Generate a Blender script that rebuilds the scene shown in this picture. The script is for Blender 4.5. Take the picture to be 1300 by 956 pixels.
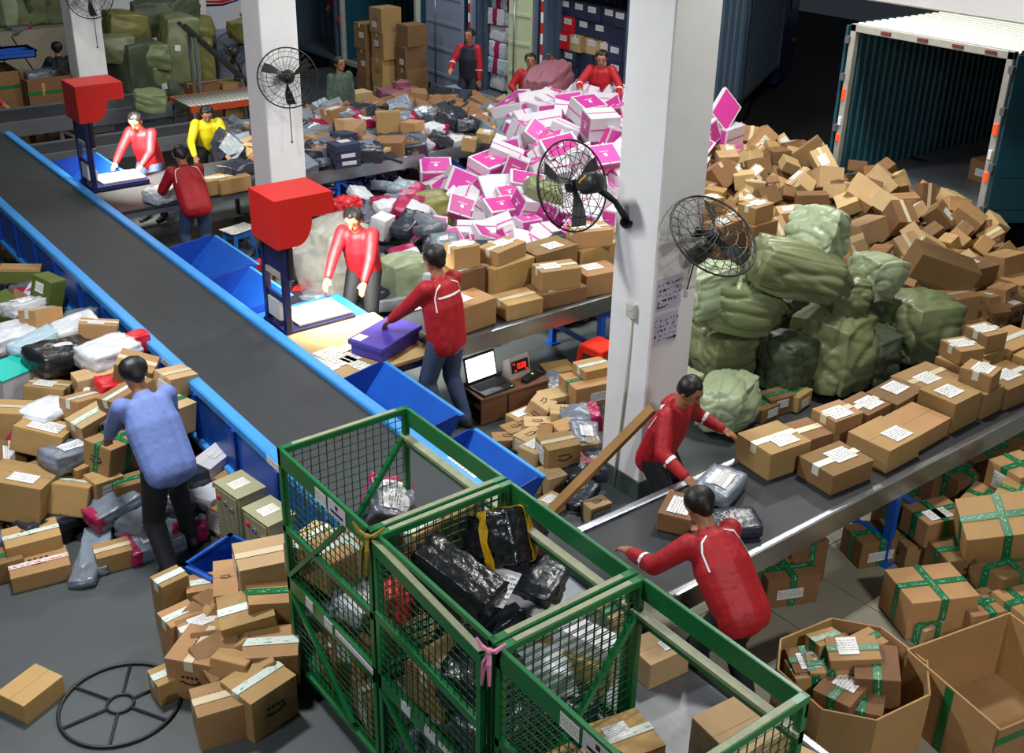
import bpy, math, random
from mathutils import Vector, Matrix, Euler, noise as mnoise
random.seed(7)
sc = bpy.context.scene
for o in list(bpy.data.objects): bpy.data.objects.remove(o)
col = sc.collection
V = Vector
PI = math.pi
# ------------------------------------------------------------------ camera
FPX = 1420.0
RX = ((0.79407607, -0.24344868, 0.55693441),
      (-0.60750913, -0.3471143, 0.71445386),
      (0.01938705, -0.90567345, -0.42353246))      # world <- (right, down, forward)
CAM = V((0, 0, 5.0))
cd = bpy.data.cameras.new('camera'); cam = bpy.data.objects.new('camera', cd); col.objects.link(cam)
cd.sensor_width = 36.0; cd.lens = FPX / 1300 * 36.0; cd.shift_y = -44.5 / 1300
cd.clip_start = 0.05; cd.clip_end = 200
cam.matrix_world = Matrix(((RX[0][0], -RX[0][1], -RX[0][2], 0), (RX[1][0], -RX[1][1], -RX[1][2], 0),
                           (RX[2][0], -RX[2][1], -RX[2][2], 5.0), (0, 0, 0, 1)))
sc.camera = cam
def ray(px, py):
    c = (px - 650.0, py - 433.5, FPX)
    return V([sum(RX[i][j] * c[j] for j in range(3)) for i in range(3)])
def at(px, py, z=0.0):
    d = ray(px, py); return CAM + d * ((z - 5.0) / d.z)
def atx(px, py, x):
    d = ray(px, py); return CAM + d * (x / d.x)
def aty(px, py, y):
    d = ray(px, py); return CAM + d * (y / d.y)
def pix(p):
    d = V(p) - CAM
    c = [sum(RX[i][j] * d[i] for i in range(3)) for j in range(3)]
    return (650 + FPX * c[0] / c[2], 433.5 + FPX * c[1] / c[2])
# ------------------------------------------------------------------ world, the hall's ceiling lamps and added fill lights
sc.view_settings.view_transform = 'Standard'; sc.view_settings.look = 'None'
sc.view_settings.gamma = 1.0; sc.view_settings.use_curve_mapping = False
sc.view_settings.exposure = -0.08
w = bpy.data.worlds.new('night'); sc.world = w; w.use_nodes = True
w.node_tree.nodes['Background'].inputs[0].default_value = (0.62, 0.72, 0.9, 1)
w.node_tree.nodes['Background'].inputs[1].default_value = 0.035
def area(loc, size, power, color=(1, .97, .92), target=None, spread=None):
    l = bpy.data.lights.new('ceiling_or_fill_lamp', 'AREA'); l.energy = power; l.color = color
    l.shape = 'RECTANGLE'; l.size, l.size_y = size
    if spread: l.spread = math.radians(spread)
    o = bpy.data.objects.new('ceiling_or_fill_lamp_light', l); col.objects.link(o); o.location = loc
    if target: o.rotation_euler = (V(target) - V(loc)).to_track_quat('-Z', 'Y').to_euler()
    return o
LAMPS = [((8.6, 10.6, 6.2), (1.0, .5), 235, (.95, .97, 1.0)),
         ((11.6, 8.8, 6.0), (.8, .5), 330, (1.0, .96, .88)),
         ((7.4, 4.9, 6.2), (.7, .4), 230, (1.0, .97, .92)),
         ((2.0, 7.6, 5.7), (.9, .5), 330, (.96, .98, 1.0)),
         ((-1.6, 4.6, 5.6), (1.0, .5), 200, (.97, .98, 1.0)),  # unseen fill light, added to brighten the side face of the front column
         ((3.6, -1.6, 5.8), (1.0, .5), 330, (.97, .98, 1.0)),  # added fill light behind the camera, lifts the upright faces turned this way
         ((4.6, 15.4, 5.8), (1.0, .5), 120, (1.0, .98, .92)),
         ((10.6, 16.4, 5.8), (1.0, .5), 150, (.9, .95, 1.0))]
for p, s, e, c in LAMPS: area(p, s, e, c)
# ------------------------------------------------------------------ materials
def lin(h):
    if isinstance(h, str):
        h = h.lstrip('#'); c = [int(h[i:i + 2], 16) / 255 for i in (0, 2, 4)]
    else: c = h
    return [((x + .055) / 1.055) ** 2.4 if x > .04045 else x / 12.92 for x in c]
MATS = {}
def mat(name, color, rough=.6, metal=0.0, vary=0.0, vscale=6.0, bump=0.0, bscale=40.0, rnd=0.0, emit=0.0, spec=.5, aniso=None, trans=0.0, alpha=1.0):
    m = bpy.data.materials.new(name); m.use_nodes = True
    nt = m.node_tree; b = nt.nodes['Principled BSDF']
    c = lin(color) + [1]
    b.inputs['Roughness'].default_value = rough; b.inputs['Metallic'].default_value = metal
    b.inputs['Specular IOR Level'].default_value = spec
    b.inputs['Base Color'].default_value = c
    src = None
    L = nt.links.new
    if vary or rnd:
        rgb = nt.nodes.new('ShaderNodeRGB'); rgb.outputs[0].default_value = c; src = rgb.outputs[0]
        tc = nt.nodes.new('ShaderNodeTexCoord')
        if vary:
            n = nt.nodes.new('ShaderNodeTexNoise'); n.inputs['Scale'].default_value = vscale; n.inputs['Detail'].default_value = 5
            n.inputs['Roughness'].default_value = .65
            co = tc.outputs['Object']
            if aniso:
                mp = nt.nodes.new('ShaderNodeMapping'); mp.inputs['Scale'].default_value = aniso; L(co, mp.inputs[0]); co = mp.outputs[0]
            L(co, n.inputs['Vector'])
            mr = nt.nodes.new('ShaderNodeMapRange'); mr.inputs[1].default_value = .25; mr.inputs[2].default_value = .75
            mr.inputs[3].default_value = 1 - vary; mr.inputs[4].default_value = 1 + vary
            L(n.outputs[0], mr.inputs[0])
            hs = nt.nodes.new('ShaderNodeHueSaturation'); L(src, hs.inputs['Color']); L(mr.outputs[0], hs.inputs['Value']); src = hs.outputs[0]
        if rnd:
            oi = nt.nodes.new('ShaderNodeObjectInfo')
            mr = nt.nodes.new('ShaderNodeMapRange'); mr.inputs[3].default_value = 1 - rnd; mr.inputs[4].default_value = 1 + rnd
            L(oi.outputs['Random'], mr.inputs[0])
            hs = nt.nodes.new('ShaderNodeHueSaturation'); L(src, hs.inputs['Color']); L(mr.outputs[0], hs.inputs['Value'])
            mr2 = nt.nodes.new('ShaderNodeMapRange'); mr2.inputs[3].default_value = .49; mr2.inputs[4].default_value = .512
            mm = nt.nodes.new('ShaderNodeMath'); mm.operation = 'FRACT'
            m3 = nt.nodes.new('ShaderNodeMath'); m3.operation = 'MULTIPLY'; m3.inputs[1].default_value = 7.31
            L(oi.outputs['Random'], m3.inputs[0]); L(m3.outputs[0], mm.inputs[0]); L(mm.outputs[0], mr2.inputs[0]); L(mr2.outputs[0], hs.inputs['Hue'])
            src = hs.outputs[0]
        L(src, b.inputs['Base Color'])
    if bump:
        tc = nt.nodes.new('ShaderNodeTexCoord')
        n = nt.nodes.new('ShaderNodeTexNoise'); n.inputs['Scale'].default_value = bscale; n.inputs['Detail'].default_value = 4
        L(tc.outputs['Object'], n.inputs['Vector'])
        bp = nt.nodes.new('ShaderNodeBump'); bp.inputs['Strength'].default_value = bump; bp.inputs['Distance'].default_value = .02
        L(n.outputs[0], bp.inputs['Height']); L(bp.outputs[0], b.inputs['Normal'])
    if emit:
        b.inputs['Emission Color'].default_value = c; b.inputs['Emission Strength'].default_value = emit
    if trans: b.inputs['Transmission Weight'].default_value = trans
    if alpha < 1: b.inputs['Alpha'].default_value = alpha
    MATS[name] = m
    return m
def print_mat(name, ground, ink, uscale, vscale, rough=.45, band=(.12, .88), thresh=.52, rows=6.0):
    """flat print: rows of small glyph-like marks on a plain ground, laid out in the label's own UV"""
    m = bpy.data.materials.new(name); m.use_nodes = True; nt = m.node_tree; L = nt.links.new
    b = nt.nodes['Principled BSDF']; b.inputs['Roughness'].default_value = rough
    uv = nt.nodes.new('ShaderNodeUVMap'); sp = nt.nodes.new('ShaderNodeSeparateXYZ'); L(uv.outputs[0], sp.inputs[0])
    def math_(op, a, bb):
        n = nt.nodes.new('ShaderNodeMath'); n.operation = op
        for i, x in enumerate((a, bb)):
            if x is None: continue
            if isinstance(x, (int, float)): n.inputs[i].default_value = x
            else: L(x, n.inputs[i])
        return n.outputs[0]
    mp = nt.nodes.new('ShaderNodeMapping'); mp.inputs['Scale'].default_value = (uscale, vscale, 1); L(uv.outputs[0], mp.inputs[0])
    oi = nt.nodes.new('ShaderNodeObjectInfo'); cx = nt.nodes.new('ShaderNodeCombineXYZ')
    k = math_('MULTIPLY', oi.outputs['Random'], 37.0); L(k, cx.inputs[0]); L(k, cx.inputs[1]); L(cx.outputs[0], mp.inputs['Location'])
    n = nt.nodes.new('ShaderNodeTexNoise'); n.inputs['Scale'].default_value = 1.0; n.inputs['Detail'].default_value = 1; L(mp.outputs[0], n.inputs['Vector'])
    t = math_('GREATER_THAN', n.outputs[0], thresh)
    r = math_('FRACT', math_('MULTIPLY', sp.outputs[1], rows), None); r = math_('GREATER_THAN', r, .42)
    k = math_('MULTIPLY', math_('MULTIPLY', t, r), math_('MULTIPLY', math_('GREATER_THAN', sp.outputs[1], band[0]), math_('LESS_THAN', sp.outputs[1], band[1])))
    mx = nt.nodes.new('ShaderNodeMix'); mx.data_type = 'RGBA'
    mx.inputs[6].default_value = lin(ground) + [1]; mx.inputs[7].default_value = lin(ink) + [1]
    L(k, mx.inputs[0]); L(mx.outputs[2], b.inputs['Base Color'])
    MATS[name] = m; return m
M = MATS
mat('cardboard', '#a27e50', .75, vary=.08, vscale=5, rnd=.2, bump=.12, bscale=30)
mat('cardboard_pale', '#b3966a', .75, vary=.08, vscale=5, rnd=.16, bump=.12, bscale=30)
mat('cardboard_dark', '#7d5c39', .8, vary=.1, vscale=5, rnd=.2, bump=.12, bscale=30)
mat('carton_white', '#cdcacf', .55, vary=.03, rnd=.06)
mat('carton_teal', '#1fb7a6', .5)
mat('carton_olive', '#4c5a1c', .6, rnd=.1)
mat('carton_navy', '#27304a', .55, rnd=.25, vary=.08)
mat('magenta', '#c23a92', .45, rnd=.18)
mat('white_print', '#e6e0e6', .5)
mat('black_print', '#1c1815', .6)
mat('purple_box', '#41339a', .5)
mat('clear_tape', '#cfc2a0', .18, spec=.8)
mat('white_tape', '#cfd2c4', .3)
print_mat('label', '#e2e2e0', '#46464a', 26, 16, rows=7)
print_mat('green_tape', '#0f6b3f', '#8fc4a4', 34, 5, rough=.3, band=(.3, .72), thresh=.56, rows=2.2)
print_mat('greenwhite_tape', '#ccd6cb', '#3f9a62', 26, 4, rough=.3, band=(.2, .8), thresh=.6, rows=2.0)
print_mat('redwhite_tape', '#dcd2cc', '#b83a3a', 30, 4, rough=.3, band=(.2, .8), thresh=.5, rows=2.0)
print_mat('notice', '#cfcbdd', '#2b2a55', 14, 10, rough=.7, thresh=.56, rows=6)
print_mat('poster', '#d5d5da', '#8d2736', 4, 3, rough=.5, thresh=.66, rows=3)
print_mat('sheet_print', '#e7e4da', '#6a675f', 20, 26, rough=.7, thresh=.5, rows=9)
mat('mailer_grey', '#6d7681', .3, vary=.12, vscale=9, rnd=.22, bump=.5, bscale=16, spec=.7)
mat('mailer_dark', '#2b303a', .28, vary=.12, vscale=9, rnd=.25, bump=.5, bscale=16, spec=.7)
mat('mailer_black', '#1d1f22', .25, vary=.1, vscale=9, bump=.55, bscale=18, spec=.7)
mat('mailer_white', '#c9ccd0', .35, vary=.06, vscale=9, rnd=.1, bump=.5, bscale=14)
mat('mailer_paleblue', '#a9c0cc', .35, vary=.06, vscale=9, bump=.5, bscale=14)
mat('mailer_magenta', '#9c1f4d', .3, vary=.1, bump=.5, bscale=14)
mat('mailer_navy', '#1b1660', .22, vary=.15, bump=.6, bscale=14, spec=.8)
mat('mailer_red', '#c8202a', .3, vary=.12, bump=.6, bscale=18)
mat('silver_film', '#a9b1bd', .2, metal=.6, vary=.15, bump=.7, bscale=20)
mat('woven_green', '#737c55', .38, vary=.1, vscale=4, rnd=.12, bump=.18, bscale=6, spec=.6)
mat('woven_pale', '#9dab88', .38, vary=.08, vscale=4, rnd=.1, bump=.18, bscale=6, spec=.6)
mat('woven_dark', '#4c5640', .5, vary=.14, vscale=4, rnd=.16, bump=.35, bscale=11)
mat('woven_olive', '#7d7a42', .4, vary=.12, vscale=4, bump=.35, bscale=11)
mat('woven_mauve', '#8d5663', .6, vary=.12, vscale=5, bump=.4, bscale=10)
mat('film_clear', '#bcbcb2', .2, vary=.08, bump=.6, bscale=12, alpha=.55)
mat('floor_grey', '#424849', .5, vary=.12, vscale=1.2, bump=.05, bscale=6)
mat('floor_tile', '#8f8a78', .5, vary=.1, vscale=2)
mat('asphalt', '#2a2b2c', .9, vary=.15, vscale=2)
mat('plaster', '#f0f0ee', .8, vary=.05, vscale=2.2, bump=.08, bscale=5)
mat('skirting_green', '#3d4d44', .6, vary=.2)
mat('beige_panel', '#a39a84', .8, vary=.06)
mat('blue_steel', '#1a57b8', .38, vary=.08, vscale=3)
mat('blue_rail', '#3f96e0', .4, vary=.05, vscale=4)
mat('blue_deep', '#123f9c', .42, vary=.1, vscale=4)
mat('navy_steel', '#15184a', .35, vary=.05)
mat('hood_red', '#c41d12', .42, vary=.03)
mat('belt', '#2c3033', .62, vary=.16, vscale=2.2, aniso=(5, .35, 1))
mat('belt_cross', '#2a2d31', .62, vary=.16, vscale=2.2, aniso=(.35, 5, 1))
mat('steel', '#9fa3a8', .28, metal=.85, vary=.08, vscale=5, bump=.03)
mat('sheet_steel', '#7c8084', .4, metal=.6, vary=.12, vscale=3, aniso=(4, .4, 1))
mat('grey_steel', '#6c7076', .45, metal=.4, vary=.08)
mat('roller_white', '#c9ccc4', .35, metal=.3)
mat('orange_steel', '#b2451c', .5, vary=.12)
mat('cage_green', '#0f6a34', .35, vary=.1, vscale=6, bump=.03)
mat('worn_beige', '#8f9474', .5, vary=.2, vscale=12)
mat('wire_green', '#0b4a26', .4)
mat('wood', '#6e4a33', .55, vary=.14, vscale=4, aniso=(1, 8, 8))
mat('plank_wood', '#a27843', .6, vary=.14, vscale=5, aniso=(1, 9, 9))
mat('tabletop', '#a98d5c', .55, vary=.08, vscale=3)
mat('fan_black', '#17181a', .45)
mat('motor', '#2c2e28', .45, vary=.1)
mat('yellow', '#d8ae1a', .5)
mat('beige_metal', '#9a9674', .45, vary=.05)
mat('chrome', '#cfcfcf', .15, metal=1)
mat('laptop_black', '#17171a', .35)
mat('screen', '#f3f4ff', .4, emit=3.2)
mat('led_red', '#ff2418', .4, emit=2.2)
mat('led_green', '#5cff6a', .4, emit=1.5)
mat('scale_grey', '#a69d94', .5)
mat('rubber', '#141414', .8)
mat('plastic_red', '#d8280c', .35)
mat('plastic_blue', '#1d63b0', .35)
mat('truck_teal', '#1d4c5a', .42, vary=.12, vscale=3)
mat('truck_blue', '#44586a', .45, vary=.12, vscale=3)
mat('truck_greyblue', '#7e8aa0', .45, vary=.08, vscale=3)
mat('truck_cream', '#b4c09c', .45, vary=.08, vscale=3)
mat('truck_frame', '#a3a59d', .45, vary=.12, vscale=7)
mat('truck_roof', '#e6eedd', .5)
mat('cab_blue', '#1d2368', .3)
mat('glass_dark', '#0d1418', .08, spec=.8)
mat('lamp_orange', '#ff4a1a', .4, emit=.9)
mat('reflect_red', '#c9281d', .4); mat('marker_dull', '#6b2f28', .5)
mat('reflect_white', '#e8e8e8', .35)
mat('skin', '#a06d4f', .55, vary=.05)
mat('hair', '#14110f', .5)
mat('jacket_red', '#a8101c', .6, vary=.1, vscale=9, bump=.5, bscale=14)
mat('jacket_yellow', '#d8c818', .6, vary=.08, bump=.4, bscale=14)
mat('shirt_blue', '#6d82c0', .7, vary=.08, bump=.4, bscale=14)
mat('shirt_camo', '#4d5f52', .75, vary=.55, vscale=22)
mat('vest_navy', '#14182c', .7, vary=.1, bump=.3)
mat('coat_dark', '#15151f', .7)
mat('pink_shirt', '#b8265a', .7)
mat('jeans', '#3d4d6c', .75, vary=.15, vscale=7)
mat('trousers_dark', '#16171d', .75, vary=.1)
mat('shoe', '#20222a', .6)
mat('reflective', '#f4f4f4', .3)
mat('eye_dark', '#120d0b', .3)
mat('lips', '#7d4036', .5)
mat('ribbon_yellow', '#8d7a1c', .6)
mat('ribbon_pink', '#d985a6', .6)
mat('tape_yellow', '#c79a12', .35)
mat('conduit', '#c7c4b8', .5)
mat('cloth_white', '#c8cad2', .6, bump=.5, bscale=12)
mat('lamp_glow', '#fff6e2', .4, emit=14)
# ------------------------------------------------------------------ mesh helpers
class MB:
    def __init__(s): s.v = []; s.f = []; s.m = []; s.uv = {}
    def add(s, vs, fs, mi=0, T=None):
        n = len(s.v)
        s.v += [tuple(T @ V(p)) if T else tuple(p) for p in vs]
        for f in fs: s.f.append(tuple(i + n for i in f)); s.m.append(mi)
    def box(s, c, d, mi=0, R=None, ch=0.0):
        x, y, z = d[0] / 2, d[1] / 2, d[2] / 2
        T = Matrix.Translation(V(c)) @ (R.to_4x4() if R else Matrix.Identity(4))
        if ch <= 0:
            vs = [(-x, -y, -z), (x, -y, -z), (x, y, -z), (-x, y, -z), (-x, -y, z), (x, -y, z), (x, y, z), (-x, y, z)]
            fs = [(0, 3, 2, 1), (4, 5, 6, 7), (0, 1, 5, 4), (1, 2, 6, 5), (2, 3, 7, 6), (3, 0, 4, 7)]
        else:
            vs = []; idx = {}
            for sx in (-1, 1):
                for sy in (-1, 1):
                    for sz in (-1, 1):
                        for a in range(3):
                            p = [sx * x, sy * y, sz * z]
                            for k in range(3):
                                if k != a: p[k] -= (sx, sy, sz)[k] * ch
                            idx[(sx, sy, sz, a)] = len(vs); vs.append(tuple(p))
            fs = []
            for a in range(3):
                b, c2 = (a + 1) % 3, (a + 2) % 3
                for sg in (-1, 1):
                    q = []
                    for (i, j) in ((-1, -1), (1, -1), (1, 1), (-1, 1)):
                        k = [0, 0, 0]; k[a] = sg; k[b] = i; k[c2] = j; q.append(idx[(k[0], k[1], k[2], a)])
                    fs.append(tuple(q if sg > 0 else q[::-1]))
                for i in (-1, 1):
                    for j in (-1, 1):
                        k0 = [0, 0, 0]; k0[a] = -1; k0[b] = i; k0[c2] = j; k1 = list(k0); k1[a] = 1
                        q = (idx[(*k0, b)], idx[(*k1, b)], idx[(*k1, c2)], idx[(*k0, c2)])
                        fs.append(q if i * j < 0 else q[::-1])
            for sx in (-1, 1):
                for sy in (-1, 1):
                    for sz in (-1, 1):
                        q = [idx[(sx, sy, sz, a)] for a in range(3)]
                        fs.append(tuple(q if sx * sy * sz > 0 else q[::-1]))
        s.add(vs, fs, mi, T); return s
    def prism(s, poly, a, b, axis='z', mi=0):
        """extrude a 2-D polygon between a and b along an axis"""
        n = len(poly)
        def P(p, t): return {'z': (p[0], p[1], t), 'y': (p[0], t, p[1]), 'x': (t, p[0], p[1])}[axis]
        vs = [P(p, a) for p in poly] + [P(p, b) for p in poly]
        fs = [tuple(range(n))[::-1], tuple(range(n, 2 * n))] + [(i, (i + 1) % n, (i + 1) % n + n, i + n) for i in range(n)]
        s.add(vs, fs, mi); return s
    def bar(s, a, b, w, h=None, mi=0):
        a, b = V(a), V(b); d = b - a; L = d.length
        if L < 1e-6: return s
        R = d.to_track_quat('X', 'Z').to_matrix()
        s.box((a + b) / 2, (L, w, h or w), mi, R); return s
    def tube(s, pts, r, n=6, mi=0, closed=False, cap=True):
        pts = [V(p) for p in pts]; N = len(pts); rings = []
        rr = r if isinstance(r, (list, tuple)) else [r] * N
        base = len(s.v); up = None
        for i, p in enumerate(pts):
            if closed: t = (pts[(i + 1) % N] - pts[i - 1])
            else: t = pts[min(i + 1, N - 1)] - pts[max(i - 1, 0)]
            t.normalize()
            if up is None: up = t.orthogonal().normalized()
            else:
                up = up - t * up.dot(t)
                up = up.normalized() if up.length > 1e-5 else t.orthogonal().normalized()
            side = t.cross(up)
            for k in range(n):
                a = 2 * PI * k / n
                s.v.append(tuple(p + (up * math.cos(a) + side * math.sin(a)) * rr[i]))
        M_ = N if closed else N - 1
        for i in range(M_):
            for k in range(n):
                a = base + i * n + k; b = base + i * n + (k + 1) % n
                c = base + ((i + 1) % N) * n + (k + 1) % n; d = base + ((i + 1) % N) * n + k
                s.f.append((a, b, c, d)); s.m.append(mi)
        if cap and not closed:
            s.f.append(tuple(base + k for k in range(n))[::-1]); s.m.append(mi)
            s.f.append(tuple(base + (N - 1) * n + k for k in range(n))); s.m.append(mi)
        return s
    def lathe(s, prof, n=16, mi=0, T=None):
        base = len(s.v); N = len(prof)
        for (r, z) in prof:
            for k in range(n):
                a = 2 * PI * k / n; p = V((r * math.cos(a), r * math.sin(a), z)); s.v.append(tuple(T @ p if T else p))
        for i in range(N - 1):
            for k in range(n):
                s.f.append((base + i * n + k, base + i * n + (k + 1) % n, base + (i + 1) * n + (k + 1) % n, base + (i + 1) * n + k)); s.m.append(mi)
        s.f.append(tuple(base + k for k in range(n))[::-1]); s.m.append(mi)
        s.f.append(tuple(base + (N - 1) * n + k for k in range(n))); s.m.append(mi)
        return s
    def mesh(s, name, mats, smooth=False):
        me = bpy.data.meshes.new(name); me.from_pydata(s.v, [], s.f)
        for m in (mats if isinstance(mats, (list, tuple)) else [mats]): me.materials.append(M[m] if isinstance(m, str) else m)
        if any(s.m): me.polygons.foreach_set('material_index', s.m)
        if smooth: me.polygons.foreach_set('use_smooth', [True] * len(s.f))
        return me
    def build(s, name, mats, parent=None, smooth=False, loc=None, rot=None):
        o = bpy.data.objects.new(name, s.mesh(name, mats, smooth)); col.objects.link(o)
        if parent: o.parent = parent
        if loc is not None: o.location = loc
        if rot is not None: o.rotation_euler = rot
        return o
THINGS = []
def tag(o, label, cat, group=None, mark=None, kind=None):
    """mark: (landmark words, pixel point) used to number things that look alike"""
    o['label'] = label; o['category'] = cat
    if group: o['group'] = group
    if kind: o['kind'] = kind
    THINGS.append((o, mark)); return o
def thing(name, label, cat, loc=(0, 0, 0), rz=0, group=None, mark=None, rot=None):
    o = bpy.data.objects.new(name, None); col.objects.link(o); o.empty_display_size = .1
    o.location = loc; o.rotation_euler = rot if rot else (0, 0, rz)
    return tag(o, label, cat, group, mark)
def struct(o): o['kind'] = 'structure'; return o
def copy_tree(o, parent=None):
    c = o.copy(); col.objects.link(c)
    if parent: c.parent = parent
    for ch in list(o.children): copy_tree(ch, c)
    return c
def uvquads(name, quads, mats, parent=None):
    """thin print on top of a surface: quads = [(4 points, 4 uvs)], given a little thickness"""
    me = bpy.data.meshes.new(name); vs = []; fs = []; uvs = []
    for q, u in quads:
        q = [V(p) for p in q]; n = (q[1] - q[0]).cross(q[3] - q[0]).normalized() * .0012
        b = len(vs); vs += [tuple(p) for p in q] + [tuple(p + n) for p in q]
        fs.append((b + 4, b + 5, b + 6, b + 7)); uvs += u
        for i in range(4):
            j = (i + 1) % 4; fs.append((b + i, b + j, b + 4 + j, b + 4 + i)); uvs += [u[i], u[j], u[j], u[i]]
    me.from_pydata(vs, [], fs); l = me.uv_layers.new(name='UVMap')
    l.data.foreach_set('uv', [c for u in uvs for c in u])
    for m in (mats if isinstance(mats, (list, tuple)) else [mats]): me.materials.append(M[m])
    o = bpy.data.objects.new(name, me); col.objects.link(o)
    if parent: o.parent = parent
    return o
# ------------------------------------------------------------------ cartons, mailers, sacks
def strip_quads(L, W, H, across, w, pos=0.0, down=None, e=.0015):
    """tape over the top and down two ends; across=False: along the length at y=pos; True: along the width at x=pos"""
    a, b = (L, W) if not across else (W, L)
    dn = H if down is None else min(down, H)
    x0, x1, z1, z0 = -a / 2 - e, a / 2 + e, H / 2 + e + .002, H / 2 - dn
    pts = [(x0, z0), (x0, z1), (x1, z1), (x1, z0)]; q = []; u = 0.0
    for (p, r) in zip(pts[:-1], pts[1:]):
        l = math.hypot(r[0] - p[0], r[1] - p[1])
        c = [(p[0], pos + w / 2, p[1]), (p[0], pos - w / 2, p[1]), (r[0], pos - w / 2, r[1]), (r[0], pos + w / 2, r[1])]
        if across: c = [(-y, x, z) for (x, y, z) in c]
        q.append((c, [(u, 1), (u, 0), (u + l, 0), (u + l, 1)])); u += l
    return q
def label_quad(L, W, H, face, w, h, dx=0, dy=0, e=.0035, turn=False):
    uv = [(0, 0), (1, 0), (1, 1), (0, 1)]
    if turn: uv = uv[1:] + uv[:1]
    P = [(-w / 2 + dx, -h / 2 + dy), (w / 2 + dx, -h / 2 + dy), (w / 2 + dx, h / 2 + dy), (-w / 2 + dx, h / 2 + dy)]
    if face == 'top': q = [(a, b, H / 2 + e + .001) for a, b in P]
    elif face == '-y': q = [(a, -W / 2 - e, b) for a, b in P]
    elif face == '+y': q = [(-a, W / 2 + e, b) for a, b in P]
    elif face == '-x': q = [(-L / 2 - e, -a, b) for a, b in P]
    else: q = [(L / 2 + e, a, b) for a, b in P]
    return (q, uv)
def arrow_marks(L, W, H, face):
    """a curved arrow under a few letter-like strokes, printed on one face"""
    mb = MB()
    def put(a, b, w, h):
        q, _ = label_quad(L, W, H, face, w, h, a, b, .002)
        q = [V(p) for p in q]; n = (q[1] - q[0]).cross(q[3] - q[0]).normalized() * .0015
        mb.add([*q, *[p + n for p in q]], [(4, 5, 6, 7), (0, 1, 5, 4), (1, 2, 6, 5), (2, 3, 7, 6), (3, 0, 4, 7)])
    a, b = {'top': (L, W), '-y': (L, H), '+y': (L, H)}.get(face, (W, H))
    s = min(a * .32, b * .5)
    for i in range(5):
        t = (i - 2) / 2; put(t * s * .5, -s * .22 + s * .14 * t * t, s * .3, s * .09)
    put(s * .62, -s * .02, s * .09, s * .22); put(s * .55, s * .08, s * .2, s * .08)
    for i in range(4): put((i - 1.5) * s * .3, s * .3, s * .17, s * .16)
    return mb
CARDS = ('cardboard', 'cardboard_pale', 'cardboard_dark')
def carton(dims, loc, rot, mtl='cardboard', tape=None, tape_w=.05, cross=False, label=None, arrow=None, marks=None, open_top=False, name=None):
    """a folding carton: chamfered walls, two top flaps meeting at a seam; tape, shipping label and print are its parts"""
    L, W, H = dims
    mb = MB(); c = min(.006, H * .08)
    mb.box((0, 0, 0), (L, W, H - .004), 0, ch=c)
    for s in (-1, 1): mb.box((0, s * (W / 4 + .0008), H / 2 - .002), (L - .002, W / 2 - .003, .004), 0)
    for s in (-1, 1): mb.box((0, s * (W / 4 + .0008), -H / 2 + .002), (L - .002, W / 2 - .003, .004), 0)
    if name is None: name = 'green_taped_carton' if tape == 'green_tape' else ('printed_carton' if arrow else ('blue_carton' if mtl == 'carton_navy' else ('labelled_carton' if label else 'carton')))
    o = mb.build(name, mtl); o.location = loc
    if isinstance(rot, (int, float)): rot = Euler((0, 0, rot))
    o.rotation_euler = rot if isinstance(rot, Euler) else Euler(rot)
    if tape:
        q = strip_quads(L, W, H, False, min(tape_w, W * .5), 0, None if tape in ('green_tape',) else .07)
        if cross: q += strip_quads(L, W, H, True, min(tape_w, L * .4), random.uniform(-.1, .1) * L, None, .0025)
        uvquads('tape', q, tape, o)
    if label:
        f, lw, lh = label[0], label[1], label[2]
        a, b = {'top': (L, W), '-y': (L, H), '+y': (L, H)}.get(f, (W, H))
        lw, lh = min(lw, a * .85), min(lh, b * .85)
        uvquads('shipping_label', [label_quad(L, W, H, f, lw, lh, *(label[3:5] if len(label) > 4 else ((a - lw) * random.uniform(-.3, .3), (b - lh) * random.uniform(-.3, .3))))], 'label', o)
    if arrow:
        for f in arrow: arrow_marks(L, W, H, f).build('printed_arrow', 'black_print', o)
    return o
def rnd_noise(p, seed, f): return mnoise.noise(V(p) * f + V((seed * 3.7, seed * 1.3, seed * 2.1)))
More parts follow.
